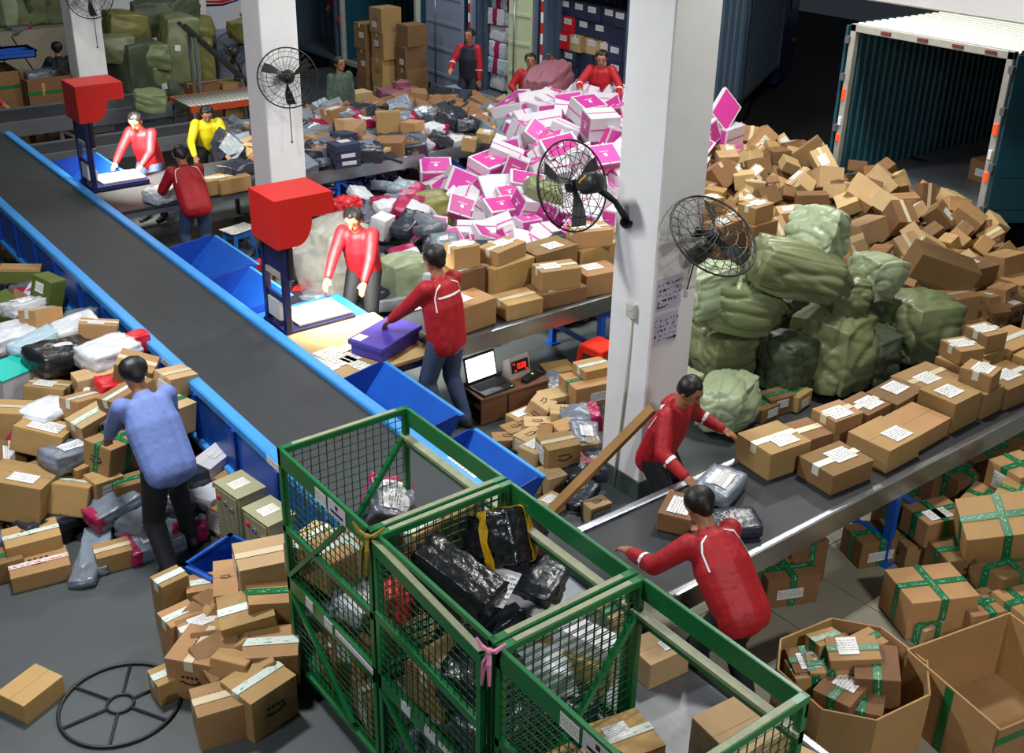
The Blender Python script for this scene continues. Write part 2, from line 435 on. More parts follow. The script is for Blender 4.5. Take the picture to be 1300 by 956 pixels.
def blob_mesh(dims, power=.5, n=9, amp=.05, freq=3.0, seed=0, flat=.0, crease=0.0, neck=None, mats=('mailer_grey',), band=None, name='bag', soft=False):
    """soft closed bag: a rounded cuboid of n*n quads a side, slumped and crumpled; neck gathers the +x end"""
    L, W, H = dims; idx = {}; vs = []; fs = []; mi = []
    def key(i, j, k): return (i, j, k)
    def vert(i, j, k):
        t = (i, j, k)
        if t in idx: return idx[t]
        p = V((2 * i / n - 1, 2 * j / n - 1, 2 * k / n - 1))
        # blend cube with sphere
        q = V((math.sin(p.x * PI / 4) * 1.414, math.sin(p.y * PI / 4) * 1.414, math.sin(p.z * PI / 4) * 1.414))
        s = q.normalized()
        q = q.lerp(s, power)
        idx[t] = len(vs); vs.append(q); return idx[t]
    for a in range(3):
        for sg in (0, n):
            for u in range(n):
                for v in range(n):
                    ids = []
                    for (du, dv) in ((0, 0), (1, 0), (1, 1), (0, 1)):
                        t = [0, 0, 0]; t[a] = sg; t[(a + 1) % 3] = u + du; t[(a + 2) % 3] = v + dv
                        ids.append(vert(*t))
                    fs.append(tuple(ids if sg else ids[::-1]))
    out = []
    for q in vs:
        p = V((q.x * L / 2, q.y * W / 2, q.z * H / 2))
        nn = V((q.x / L, q.y / W, q.z / H)).normalized()
        if soft:      # woven cloth: broad slump, sharp valley creases, fine drawn folds
            d = rnd_noise(q, seed, freq)
            a = V((q.x * .55 + q.z * .3, q.y * 1.5 - q.x * .3, q.z * 1.2))
            v1 = (1 - min(1, abs(rnd_noise(a, seed + 9, freq * 1.3)) * 4.5)) ** 1.5
            v2 = (1 - min(1, abs(rnd_noise(V((q.x * .5, q.y * 1.9 + q.z * .6, q.z * 1.7)), seed + 4, freq * 1.7)) * 4.0)) ** 1.5
            fo = rnd_noise(V((q.x * .6, q.y * 2.6, q.z * 2.4)), seed + 2, freq * 1.5)
            p += nn * min(L, W, H) * (amp * d - crease * (v1 + .5 * v2) + .01 * fo)
        else:
            d = rnd_noise(q, seed, freq) + .5 * rnd_noise(q, seed + 5, freq * 2.3)
            r = 1 - abs(rnd_noise(q, seed + 9, freq * 1.1)) * 2
            p += nn * (amp * d * min(L, W, H) * 1.2 + crease * (r - .5) * min(L, W, H))
        if neck:
            t = (q.x - neck) / (1.0 - neck)
            if t > 0:
                ang = math.atan2(q.z, q.y); g = 1 - .86 * min(1, t) ** .8
                g *= 1 + .16 * math.sin(ang * 9 + seed) * t
                p.y *= g; p.z *= g; p.x += L * .05 * t
        if flat: p.z = max(p.z, -H / 2 * (1 - flat))
        out.append(p)
    mb = MB(); mb.v = [tuple(p) for p in out]; mb.f = fs
    mb.m = [0] * len(fs)
    if band:
        for i, f in enumerate(fs):
            cx = sum(out[k].x for k in f) / 4 / L
            if band[0] < cx < band[1]: mb.m[i] = 1
    return mb
def bag(name, dims, loc, rot, mtl='mailer_grey', power=.45, n=8, amp=.09, freq=2.4, seed=None, band=None, band_m='mailer_magenta', label=False, neck=None, crease=.05, parent=None, flat=.15, soft=False):
    seed = random.random() * 50 if seed is None else seed
    mb = blob_mesh(dims, power, n, amp, freq, seed, flat, crease, neck, band=band, soft=soft)
    o = mb.build(name, [mtl, band_m] if band else mtl, smooth=True); o.location = loc
    o.rotation_euler = Euler(rot) if not isinstance(rot, (int, float)) else Euler((0, 0, rot))
    if label:      # a printed sticker that follows the surface
        # raised copy of the faces around the top centre
        L, W, H = dims; quads = []
        lw, lh = label if isinstance(label, tuple) else (.13, .09)
        lw, lh = min(lw, L * .6), min(lh, W * .7)
        for f in mb.f:
            c = sum((V(mb.v[k]) for k in f), V()) / 4
            if c.z > H * .12 and abs(c.x) < lw * .62 and abs(c.y) < lh * .72:
                q = [V(mb.v[k]) for k in f]; nrm = (q[1] - q[0]).cross(q[2] - q[0]).normalized()
                q = [p + nrm * .006 for p in q]
                quads.append((q, [(.5 + p.x / lw, .5 + p.y / lh) for p in q]))
        if quads: uvquads('shipping_label', quads, 'label', o)
    return o
def mailer(dims, loc, rot, mtl='mailer_grey', **k):
    k.setdefault('power', .28); return bag(k.pop('name', 'poly_mailer'), dims, loc, rot, mtl, **k)
R_ = math.radians
# ================================================================== the hall
fl = struct(MB().box((4.45, 9.0, -.1), (14.9, 26, .2)).box((12.45, 5.6, -.1), (1.1, 19.2, .2)).build('floor', 'floor_grey'))
TS = .6
tile = MB().box((0, 0, 0), (TS - .006, TS - .006, .008), ch=.002).mesh('tile', 'floor_tile')
for i in range(10):
    for j in range(8):
        o = bpy.data.objects.new('tile', tile); col.objects.link(o); o.parent = fl
        o.location = (4.45 + i * TS, .2 + j * TS, .004)
struct(MB().box((22, 10, -.7), (18, 50, .2)).build('ground_outside', 'asphalt'))
struct(MB().box((13.02, 5.6, -.45), (.04, 19.2, .5)).build('trim_1', 'plaster'))
struct(MB().box((8.7, 22.4, 2.2), (3.6, .2, 4.8)).build('wall_back', 'plaster'))
struct(MB().box((3.4, 25.4, 2.2), (9.4, .2, 4.8)).box((8.0, 23.9, 2.2), (.2, 2.9, 4.8)).build('wall_far', 'plaster'))
struct(MB().box((4.2, 23.6, .66), (7.4, 3.2, 1.32)).build('trim_2', 'beige_panel'))
def column(name, x, y, h, label=None):
    mb = MB(); mb.box((x + .23, y + .23, h / 2), (.46, .46, h), ch=.012)
    o = struct(mb.build(name, 'plaster'))
    s = MB(); 
    s.box((x + .23, y + .23, .09), (.475, .475, .18), ch=.006); s.build('skirting', 'skirting_green', o)
    return o
colA = column('column_1', 5.55, 5.42, 6.0); colB = column('column_2', 5.55, 11.8, 6.0); colC = column('column_3', 5.5, 18.45, 6.0)
colD = column('column_4', 4.0, 20.6, 6.0)
struct(MB().box((11.2, 2.0, 3.75), (.5, 12.6, 1.0), ch=.015).build('beam_1', 'plaster'))
# notices, socket and conduit on the front column
def flat_print(name, pts, m, parent=None):
    return uvquads(name, [(pts, [(0, 0), (1, 0), (1, 1), (0, 1)])], m, parent)
def notice(x0, x1, z0, z1, label, arrow):
    y = 5.42
    o = thing('paper_notice', label, 'notice', (x0, y, z0))
    def q(a, b, c, d, e): return [(a - x0, -e, c - z0), (b - x0, -e, c - z0), (b - x0, -e, d - z0), (a - x0, -e, d - z0)]
    flat_print('sheet', q(x0, x1, z0, z1, .002), 'notice', o)
    mb = MB()
    w = x1 - x0
    if arrow == 'back':
        mb.box((w * .2, -.006, .03), (w * .3, .002, .008)); mb.box((w * .07, -.006, .05), (.008, .002, .045))
    else:
        mb.box((w * .75, -.006, .03), (w * .3, .002, .008)); mb.prism([(w * .88, .012), (w * .98, .03), (w * .88, .05)], -.007, -.004, 'y')
    mb.build('printed_arrow', 'black_print', o)
notice(5.585, 5.84, 1.66, 1.93, 'upper handwritten notice with corner arrow taped to the front column', 'back')
notice(5.585, 5.83, 1.38, 1.63, 'lower handwritten notice with straight arrow taped to the front column', 'on')
so = thing('wall_socket', 'white socket box with conduit on the side of the front column', 'socket', (5.55, 5.62, 1.62))
MB().box((-.02, 0, 0), (.04, .09, .12), ch=.006).build('box', 'conduit', so)
MB().box((-.042, 0, .02), (.006, .05, .03)).build('face_plate', 'carton_white', so)
MB().tube([(-.012, 0, -.06), (-.012, .01, -.6), (-.012, .05, -1.2), (-.012, .07, -1.6)], .011, 8).build('conduit', 'conduit', so, True)
sk = thing('cable_clip', 'small dark pull cord hanging below the right fan on the front column', 'cord', (5.9, 5.41, 2.0))
MB().tube([(.02, -.05, .12), (0, -.03, -.05), (-.03, -.02, -.22)], .006, 6).build('cord', 'fan_black', sk)
MB().lathe([(.008, -.27), (.012, -.26), (.012, -.22), (.006, -.21)], 8).build('pull', 'carton_white', sk, loc=(-.03, -.02, 0))
po = thing('poster', 'white company poster with red and blue wave on the back wall', 'poster', (9.35, 22.29, .95))
flat_print('sheet', [(0, 0, 0), (1.0, 0, 0), (1.0, 0, 1.7), (0, 0, 1.7)], 'poster', po)
mb = MB(); mb.prism([(0, .55), (.35, .52), (.7, .6), (1.0, .66), (1.0, .74), (.6, .68), (.3, .58), (0, .6)], -.008, -.003, 'y'); mb.build('wave_band', 'reflect_red', po)
mb = MB(); mb.prism([(0, .48), (.35, .47), (.7, .55), (.7, .58), (.35, .51), (0, .53)], -.008, -.003, 'y'); mb.build('wave_band', 'navy_steel', po)
# ================================================================== conveyors
def cross_conveyor(name, label, x0, x1, y0, y1, z, legm='blue_steel', legs=(), belt='belt_cross', rim='steel', depth=.16, guard=0, drum=True):
    t = thing(name, label, 'conveyor', (x0, y0, 0))
    W = y1 - y0; L = x1 - x0
    MB().box((L / 2, W / 2, z - .03), (L, W - .1, .025), ch=.005).build('belt', belt, t)
    for yy in (.03, W - .03):
        MB().prism([(-.03 + yy, z - depth), (.03 + yy, z - depth), (.03 + yy, z), (.015 + yy, z + .004), (-.015 + yy, z + .004), (-.03 + yy, z)], 0, L, 'x').build('side_rail', rim, t)
    if drum:
        for xx in (-.0, L):
            mb = MB(); mb.tube([(xx, .05, z - .085), (xx, W - .05, z - .085)], .062, 14); mb.build('drum', 'rubber', t, True)
    MB().box((L / 2, W / 2, z - depth + .01), (L - .1, W - .12, .015)).build('under_tray', 'grey_steel', t)
    for lx in legs:
        for yy in (.06, W - .06):
            MB().box((lx, yy, (z - depth) / 2), (.06, .06, z - depth)).box((lx, yy, .01), (.12, .12, .02)).build('leg', legm, t)
        MB().bar((lx, .06, .22), (lx, W - .06, .22), .04).build('cross_brace', legm, t)
        MB().bar((lx, .06, z - depth), (lx + .5, .06, .25), .04).build('diagonal_brace', legm, t)
    return t
# main belt
t = thing('belt_conveyor', 'long dark sorting belt with bright blue side rails running to the green cages', 'conveyor', (3.4, 5.3, 0))
YL = 12.0
MB().box((0, YL / 2, .785), (.86, YL, .03), ch=.006).build('belt', 'belt', t)
MB().tube([(-.41, .03, .73), (.41, .03, .73)], .06, 16).build('drum', 'rubber', t, True)
for s in (-1, 1):
    x = s * .47
    L0 = YL if s < 0 else 11.4
    MB().prism([(x - s * .05, .77), (x + s * .055, .77), (x + s * .055, .83), (x + s * .04, .842), (x - s * .035, .842), (x - s * .05, .83)][::s], 0, L0, 'y').build('side_rail', 'blue_rail', t)
    MB().box((x + s * .03, L0 / 2, .56), (.03, L0, .42)).build('side_panel', 'blue_steel', t)
    MB().box((x + s * .05, L0 / 2, .335), (.07, L0, .06), ch=.01).build('lower_rail', 'blue_rail', t)
    n = 17
    for i in range(n):
        MB().box((x + s * .055, .35 + i * (L0 - .5) / (n - 1), .56), (.035, .05, .42)).build('rib', 'blue_deep', t)
    for i in range(7):
        MB().box((x, .3 + i * 1.85, .155), (.07, .07, .31)).box((x, .3 + i * 1.85, .01), (.13, .13, .02)).build('leg', 'blue_steel', t)
    for k, yy in enumerate((1.12, 3.1)):
        if s < 0: flat_print('serial_plate', [(x - .058, yy + .1, .775), (x - .058, yy - .1, .775), (x - .058, yy - .1, .835), (x - .058, yy + .1, .835)], 'sheet_print', t)
    if s > 0: flat_print('serial_plate', [(x + .02, .08, .8435), (x + .055, .08, .8435), (x + .055, .42, .8435), (x + .02, .42, .8435)], 'sheet_print', t)
# lower belt and steel slide under the cages
t = thing('belt_conveyor', 'low steel-sided conveyor passing beneath the green cages', 'conveyor', (3.3, 1.0, 0))
MB().box((.4, 2.15, .43), (.74, 4.3, .03), ch=.006).build('belt', 'sheet_steel', t)
for xx in (.0, .82): MB().prism([(xx - .03, .3), (xx + .03, .3), (xx + .03, .5), (xx + .02, .51), (xx - .02, .51), (xx - .03, .5)], 0, 4.3, 'y').build('side_rail', 'steel' if xx else 'blue_steel', t)
for yy in (.4, 2.1, 3.8):
    for xx in (.0, .82): MB().box((xx, yy, .15), (.05, .05, .3)).build('leg', 'blue_steel', t)
mb = MB(); mb.prism([(4.15, .475), (4.22, .47), (4.52, .66), (4.46, .68)], .0, .82, 'x'); mb.build('slide', 'sheet_steel', t)
cross_conveyor('belt_conveyor', 'wide conveyor carrying rows of brown cartons past the stooping workers', 4.12, 10.6, 3.66, 4.56, .8, legs=(2.35, 4.6, 6.0))
cross_conveyor('belt_conveyor', 'conveyor loaded with brown cartons behind the front column', 5.0, 9.6, 7.36, 8.22, .8, legs=(1.9, 3.6))
cross_conveyor('belt_conveyor', 'steel-edged conveyor heaped with grey parcels beside the pink boxes', 6.1, 9.6, 12.62, 13.5, .8, legs=(.8, 2.6))
cross_conveyor('belt_conveyor', 'grey steel conveyor in front of the green mail sacks', -.8, 6.55, 17.35, 18.3, .8, 'grey_steel', legs=(1.2, 3.4, 5.6), rim='grey_steel', depth=.22)
cross_conveyor('belt_conveyor', 'lower dark conveyor behind the far scanning station', 3.95, 7.3, 16.0, 16.7, .62, 'grey_steel', legs=(.5, 2.6), rim='grey_steel', depth=.2)
# roller table
t = thing('roller_table', 'roller table of white rollers in an orange frame beside the left column', 'roller table', (6.62, 16.75, 0))
for yy in (.02, .86): MB().box((.85, yy, .78), (1.7, .035, .1)).build('side_rail', 'orange_steel', t)
rol = MB().tube([(0, .04, 0), (0, .84, 0)], .021, 10).mesh('roller', 'roller_white', True)
for i in range(25):
    o = bpy.data.objects.new('roller', rol); col.objects.link(o); o.parent = t; o.location = (.04 + i * .0675, 0, .815)
for xx in (.05, 1.65):
    for yy in (.02, .86): MB().box((xx, yy, .365), (.045, .045, .73)).build('leg', 'grey_steel', t)
MB().bar((.05, .02, .3), (1.65, .02, .3), .035).build('stretcher', 'grey_steel', t)
MB().bar((.05, .86, .3), (1.65, .86, .3), .035).build('stretcher', 'grey_steel', t)
t = thing('feed_chute', 'dark steel chute rails slanting down behind the white roller table', 'chute', (7.1, 17.75, 0))
for yy in (0, .25): MB().bar((.95, yy, .9), (-.05, yy, 1.9), .09, .05).build('side_rail', 'motor', t)
MB().bar((.95, .12, .86), (-.05, .12, 1.86), .24, .02).build('slide', 'grey_steel', t)
for xx, zz in ((.85, .95), (.1, 1.7)):
    for yy in (0, .25): MB().box((xx, yy, zz / 2), (.045, .045, zz)).build('leg', 'grey_steel', t)
# packing tables beside the belt
def table(name, label, x0, x1, y0, y1, z, top='tabletop', legm='navy_steel'):
    t = thing(name, label, 'table', (x0, y0, 0)); L, W = x1 - x0, y1 - y0
    MB().box((L / 2, W / 2, z - .018), (L, W, .036), ch=.004).build('tabletop', top, t)
    for yy in (.03, W - .03): MB().box((L / 2, yy, z - .07), (L - .06, .03, .07)).build('apron', legm, t)
    for xx in (.06, L - .06):
        for yy in (.06, W - .06): MB().box((xx, yy, (z - .036) / 2), (.05, .05, z - .036)).build('leg', legm, t)
    return t
table('packing_table', 'wooden packing table with label sheets beside the near scanning station', 3.98, 4.92, 7.38, 8.45, .75)
table('packing_table', 'table under the near scanning station', 3.98, 4.9, 8.46, 9.1, .72, 'blue_steel')
table('sorting_table', 'dark sorting table beneath the far scanning station', 3.95, 6.08, 12.62, 13.98, .75, 'belt_cross', 'grey_steel')
# ================================================================== scanning stations: red lamp hood on navy posts
def station(label, x, y, z, lamp):
    t = thing('scanning_station', label, 'scanner', (x, y, z))
    MB().box((.34, .2, .03), (.72, .46, .06), ch=.006).build('base_frame', 'navy_steel', t)
    MB().box((.4, .2, .075), (.54, .4, .03), ch=.006).build('scale_plate', 'scale_grey', t)
    for yy in (-.0, .38): MB().box((.02, yy, .5), (.055, .055, 1.0)).build('post', 'navy_steel', t)
    MB().box((.052, 0, .5), (.008, .03, .9)).build('post_strip', 'steel', t)
    for zz in (.34, .56): MB().box((.02, .19, zz), (.03, .34, .05)).build('cross_bar', 'scale_grey' if zz > .5 else 'navy_steel', t)
    MB().box((.02, .19, .78), (.04, .36, .34)).build('back_panel', 'navy_steel', t)
    MB().box((.07, .0, .72), (.05, .1, .36), ch=.01).build('control_strip', 'fan_black', t)
    arc = [(.13 + .16 * math.sin(a), .86 + .24 * (1 - math.cos(a))) for a in [i * PI / 2 / 7 for i in range(8)]]
    poly = [(-.06, .86)] + arc + [(.5, 1.1), (.5, 1.3), (-.06, 1.3)]
    h = MB(); h.prism(poly, -.06, .44, 'y'); hood = h.build('lamp_hood', 'hood_red', t)
    MB().box((.39, .19, 1.092), (.18, .34, .016)).build('lamp_lens', 'lamp_glow', hood)
    MB().prism([(-.0, .12), (.11, .1), (.13, .2), (.05, .3), (-.0, .3)], .12, .34, 'y').build('label_printer', 'conduit', t)
    l = bpy.data.lights.new('scanner_lamp', 'AREA'); l.energy = lamp; l.size = .28; l.color = (1, .95, .82); l.spread = math.radians(115)
    lo = bpy.data.objects.new('scanner_lamp_light', l); col.objects.link(lo); lo.location = (x + .4, y + .19, z + 1.07); lo.rotation_euler = (R_(8), R_(-28), 0)
    return t
station('far red-hooded scanning station with glowing lamp beside the belt', 4.0, 13.52, .76, 120)
station('near red-hooded scanning station with glowing lamp beside the belt', 4.02, 8.46, .72, 120)
# ================================================================== blue chutes hanging off the belt
def chute(label, y, w, x1, rot=0, x=3.95, z=.8):
    t = thing('sorting_chute', label, 'chute', (x, y, z), rot)
    # hopper: a broad panel rising outwards from under the belt rail, closed by two end walls
    o = x1 - x; b = .44
    MB().prism([(.03, -b), (.05, -b - .01), (o + .012, .0), (o, .012)], 0, w, 'y').build('panel', 'blue_steel', t)
    MB().prism([(o - .004, .005), (o + .03, .0), (o + .03, .012), (o, .017)], 0, w, 'y').build('rim', 'blue_rail', t)
    for yy in (.006, w - .006):
        MB().prism([(-.02, -.05), (.03, -b), (o, .0), (o - .05, .03), (.04, -.02)], yy - .006, yy + .006, 'y').build('end_wall', 'blue_deep', t)
    for yy in (.06, w - .06):
        MB().box((o * .75, yy, -(z + .1) / 2 - .06), (.035, .035, z - .12)).build('leg', 'blue_deep', t)
    return t
chute('blue chute beside the far scanning station lamp', 14.05, 1.0, 4.55)
chute('blue chute on the belt side between the two scanning stations, farther one', 10.05, 1.05, 4.5)
chute('blue chute on the belt side between the two scanning stations, nearer one', 9.12, .9, 4.4)
chute('large blue chute between the wooden packing table and the green cages', 6.22, 1.14, 4.37)
chute('blue chute with rusty corner above the pile of small cartons', 5.15, .84, 4.32)
# ================================================================== green wire cages
def wire_panel(t, o, u, v, nu, nv, name='wire_mesh'):
    o, u, v = V(o), V(u), V(v); mb = MB(); n = u.cross(v).normalized() * .003
    for i in range(1, nu): mb.bar(o + u * (i / nu) + n, o + u * (i / nu) + v + n, .0045)
    for j in range(1, nv): mb.bar(o + v * (j / nv) - n, o + v * (j / nv) + u - n, .0045)
    return mb.build(name, 'wire_green', t)
X0, X1 = 2.36, 3.24
def roll_cage(label, y0, y1, front=True, ajar=0.0):
    t = thing('roll_cage', label, 'cage', (X0, y0, 0)); W, D, Z = X1 - X0, y1 - y0, 1.7
    for xx in (0.02, W - .02):
        for yy in (.02, D - .02):
            MB().box((xx, yy, .85 + .03), (.04, .04, Z - .06), ch=.004).build('post', 'cage_green', t)
            c = MB(); c.tube([(xx, yy - .02, .035), (xx, yy + .02, .035)], .035, 12); c.build('caster', 'rubber', t, True)
    MB().box((W / 2, D / 2, .13), (W, D, .03)).build('base_deck', 'cage_green', t)
    sh = MB()
    for i in range(9): sh.box((.06 + i * (W - .12) / 8, D / 2, .74), (.012, D - .06, .012))
    sh.build('shelf_grid', 'wire_green', t)
    # far side (towards the low belt): deep top plate, worn ledge, mesh
    MB().box((W - .012, D / 2, Z - .06), (.024, D, .12), ch=.004).build('top_plate', 'cage_green', t)
    MB().box((W - .03, D / 2, Z - .2), (.05, D, .022)).build('worn_ledge', 'worn_beige', t)
    MB().box((W - .02, D / 2, Z - .235), (.03, D, .045)).build('rail', 'cage_green', t)
    MB().box((W - .02, D / 2, .75), (.03, D, .05)).build('rail', 'cage_green', t)
    # end frames
    for yy in (.02, D - .02):
        MB().box((W / 2, yy, Z - .02), (W, .045, .04), ch=.004).build('top_bar', 'cage_green', t)
        MB().box((W / 2, yy, Z + .0015), (W * .8, .03, .003)).build('worn_strip', 'worn_beige', t)
        wire_panel(t, (.04, yy, .75), (W - .08, 0, 0), (0, 0, .92), 15, 17)
        MB().box((W / 2, yy, .75), (W, .03, .05)).build('rail', 'cage_green', t)
    MB().bar((W - .05, D - .035, 1.5), (.3, D - .035, .8), .03).build('diagonal_brace', 'cage_green', t)
    # front side
    if front:
        MB().box((.012, D / 2, Z - .06), (.024, D, .12), ch=.004).build('top_plate', 'cage_green', t)
        MB().box((.015, D / 2, 1.15), (.03, D, .045)).build('rail', 'cage_green', t)
        wire_panel(t, (.02, .04, .8), (0, D - .08, 0), (0, 0, .78), 17, 15)
        MB().bar((.01, D - .04, .82), (.01, .3, 1.55), .028).build('diagonal_brace', 'cage_green', t)
        flat_print('number_plate', [(-.002, D * .56, Z - .11), (-.002, D * .44, Z - .11), (-.002, D * .44, Z - .03), (-.002, D * .56, Z - .03)], 'sheet_print', t)
        flat_print('number_plate', [(-.002, D * .42, Z - .115), (-.002, D * .24, Z - .115), (-.002, D * .24, Z - .02), (-.002, D * .42, Z - .02)], 'carton_white', t)
        MB().box((-.004, D * .33, Z - .045), (.003, .025, .025)).box((-.004, D * .33, Z - .085), (.003, .13, .015)).build('printed_mark', 'black_print', t)
    else:      # gate hung a little open
        g = ajar
        MB().bar((0, D - .02, Z - .07), (-g, .04, Z - .1), .03, .07).build('gate_bar', 'cage_green', t)
        MB().bar((0, D - .02, Z - .028), (-g, .04, Z - .058), .035, .006).build('worn_strip', 'worn_beige', t)
        MB().bar((0, D - .02, 1.2), (-g, .04, 1.2), .028, .05).build('gate_bar', 'cage_green', t)
        MB().box((-g, .04, 1.2), (.035, .035, .86)).build('gate_post', 'cage_green', t)
        wire_panel(t, (0, D - .04, .8), (-g, -(D - .08), 0), (0, 0, .82), 17, 16)
        MB().bar((.02, D - .02, Z - .015), (.02, .02, Z - .015), .02, .03).build('rail', 'cage_green', t)
    MB().box((.015, D / 2, .75), (.03, D, .1)).build('shelf_band', 'cage_green', t)
    for fr, wd in ((.72, .09), (.5, .1)): MB().box((-.003, D * fr, .76), (.004, wd, .07)).build('label_card', 'carton_white', t)
    MB().box((-.003, D * .22, .765), (.004, .42, .035)).build('label_strip', 'carton_white', t)
    wire_panel(t, (.02, .04, .16), (0, D - .08, 0), (0, 0, .54), 17, 11)
    MB().bar((.01, D - .04, .68), (.01, .3, .18), .028).build('diagonal_brace', 'cage_green', t)
    return t
roll_cage('green wire roll cage next to the end of the blue belt', 4.17, 5.21)
roll_cage('middle green wire roll cage full of black wrapped parcels, gate ajar', 3.12, 4.15, False, .03)
roll_cage('green wire roll cage tied with a pink ribbon', 2.07, 3.10)
def ribbon(label, p, m, s=1.0):
    o = thing('ribbon', label, 'ribbon', p)
    k = MB(); k.lathe([(.004, -.018), (.016, -.008), (.018, .004), (.006, .018)], 8); k.build('knot', m, o, True)
    for i, (dx, dy, dz) in enumerate(((-.02, .03, -.2), (-.03, -.04, -.15), (.05, -.05, .05), (-.03, .06, .05))):
        MB().tube([(0, 0, 0), (dx * .4 * s - .01, dy * .6 * s, dz * .3 * s), (dx * s, dy * s, dz * s)], [.008, .013, .007], 5).build('tail', m, o)
ribbon('faded yellow ribbon knotted round the cage post', (2.34, 4.16, 1.68), 'ribbon_yellow', 1.3)
ribbon('pink ribbon knotted round the cage corner', (2.33, 3.1, 1.68), 'ribbon_pink', 1.0)
# ================================================================== fans
def fan(label, c, normal, R=.33, cord=True, wall=None, cords=0.4, bl0=.4):
    """round wire guard, three blades, motor behind, bracket to the wall point"""
    c = V(c); n = V(normal).normalized()
    Q = n.to_track_quat('Z', 'Y').to_matrix().to_4x4()
    t = thing('wall_fan', label, 'fan', c, rot=Q.to_euler())
    g = MB()
    def ringpts(r, z, k=36): return [(r * math.cos(2 * PI * i / k), r * math.sin(2 * PI * i / k), z) for i in range(k)]
    g.tube(ringpts(R, 0), .008, 6, closed=True)
    g2 = MB()
    for (f, zz) in ((.2, .085), (.45, .075), (.7, .055), (.88, .03)): g2.tube(ringpts(R * f, zz, 28), .0028, 4, closed=True)
    for (f, zz) in ((.35, -.1), (.7, -.075)): g2.tube(ringpts(R * f, zz, 28), .0028, 4, closed=True)
    for i in range(28):
        a = 2 * PI * i / 28
        prof = ((.12, .087), (.45, .075), (.7, .055), (.88, .03), (1, 0))
        g2.tube([(R * f * math.cos(a + .5 * (1 - f)), R * f * math.sin(a + .5 * (1 - f)), z) for f, z in prof], .0026, 4, cap=False)
        if i % 2 == 0:
            prof = ((.2, -.11), (.6, -.085), (.9, -.05), (1, 0))
            g2.tube([(R * f * math.cos(a), R * f * math.sin(a), z) for f, z in prof], .0026, 4, cap=False)
    g.build('guard_ring', 'fan_black', t, True); g2.build('guard_mesh', 'fan_black', t)
    for i in range(3):
        a = bl0 + i * 2 * PI / 3; b = MB(); vs = []; N = 6
        for k in range(N + 1):
            f = .12 + .78 * k / N; w = .1 + .34 * math.sin(PI * (k / N) ** .8 * .75)
            for s in (-1, 1):
                ang = a + s * w * .5 + .25 * f; vs.append((R * f * math.cos(ang), R * f * math.sin(ang), s * .022 - .01))
        fs = [(2 * k, 2 * k + 1, 2 * k + 3, 2 * k + 2) for k in range(N)]
        n0 = len(vs); b.add(vs + [(x, y, z - .005) for x, y, z in vs], fs + [tuple(i2 + n0 for i2 in f[::-1]) for f in fs]); b.build('blade', 'motor', t, True)
    MB().lathe([(.02, .05), (.045, .04), (.05, -.03), (.03, -.05)], 14).build('hub', 'fan_black', t, True)
    MB().lathe([(.035, -.3), (.07, -.285), (.078, -.25), (.078, -.13), (.06, -.1)], 18).build('motor', 'motor', t, True)
    MB().tube([(.079 * math.cos(a), .079 * math.sin(a) , -.19 + .025 * math.sin(a * 6)) for a in [0.2 + .1 * i for i in range(8)]], .008, 6).build('motor_badge', 'yellow', t)
    if wall is not None:
        Ti = (Matrix.Translation(c) @ Q).inverted(); wl = Ti @ V(wall)
        m0 = V((0, 0, -.2)); mid = (m0 + wl) / 2 + V((0, 0, -.06))
        MB().tube([m0, mid, wl], [.03, .022, .026], 8).build('bracket_arm', 'fan_black', t, True)
        MB().lathe([(.06, -.012), (.06, .012)], 12, T=Matrix.Translation(wl) @ (wl - mid).to_track_quat('Z', 'Y').to_matrix().to_4x4()).build('wall_plate', 'fan_black', t)
    if cord:
        Ri = Q.to_3x3().inverted(); d = Ri @ V((0, 0, -1)); sd = Ri @ V((.02, .05, 0))
        p = V((0, 0, -.2))
        MB().tube([p, p + d * .3 + sd, p + d * (.3 + cords)], .0055, 5).build('cord', 'fan_black', t)
        MB().lathe([(.006, 0), (.013, .01), (.013, .05), (.005, .06)], 8, T=Matrix.Translation(p + d * (.3 + cords) )).build('pull', 'fan_black', t)
    return t
pB = aty(365, 99, 11.45); fan('black wall fan with long cord on the left white column', pB, (-.45, -.85, .12), .33, True, (5.78, 11.8, pB.z - .05), .45)
pC = aty(113, -6, 18.1); fan('black wall fan on the farthest white column', pC, (-.4, -.9, .1), .35, True, (5.75, 18.45, pC.z), .5)
pR = aty(906, 299, 5.12); fan('black wall fan facing up over the green sacks on the front column', pR, (-.05, -.62, .78), .345, False, (5.98, 5.42, pR.z - .1), .3, .9)
pL = atx(727, 236, 5.25); fan('black wall fan with big motor over the pink boxes on the front column', pL, (-.05, .82, -.3), .34, False, (5.55, 5.75, pL.z - .25), .3)
pM = at(304, 66, 1.35); pM = aty(304, 66, 18.9); fan('dark pedestal fan behind the white roller table', pM + V((0, .3, 0)), (.3, .95, 0), .3, False, (pM.x + .1, pM.y + .1, pM.z - .6), .3)
t = thing('fan_stand', 'slim stand carrying the fan behind the roller table', 'stand', (pM.x + .1, pM.y + .1, 0))
MB().tube([(0, 0, 0), (0, 0, pM.z - .5)], .025, 8).build('pole', 'fan_black', t); MB().lathe([(.22, 0), (.22, .02), (.05, .05)], 16).build('foot', 'fan_black', t)
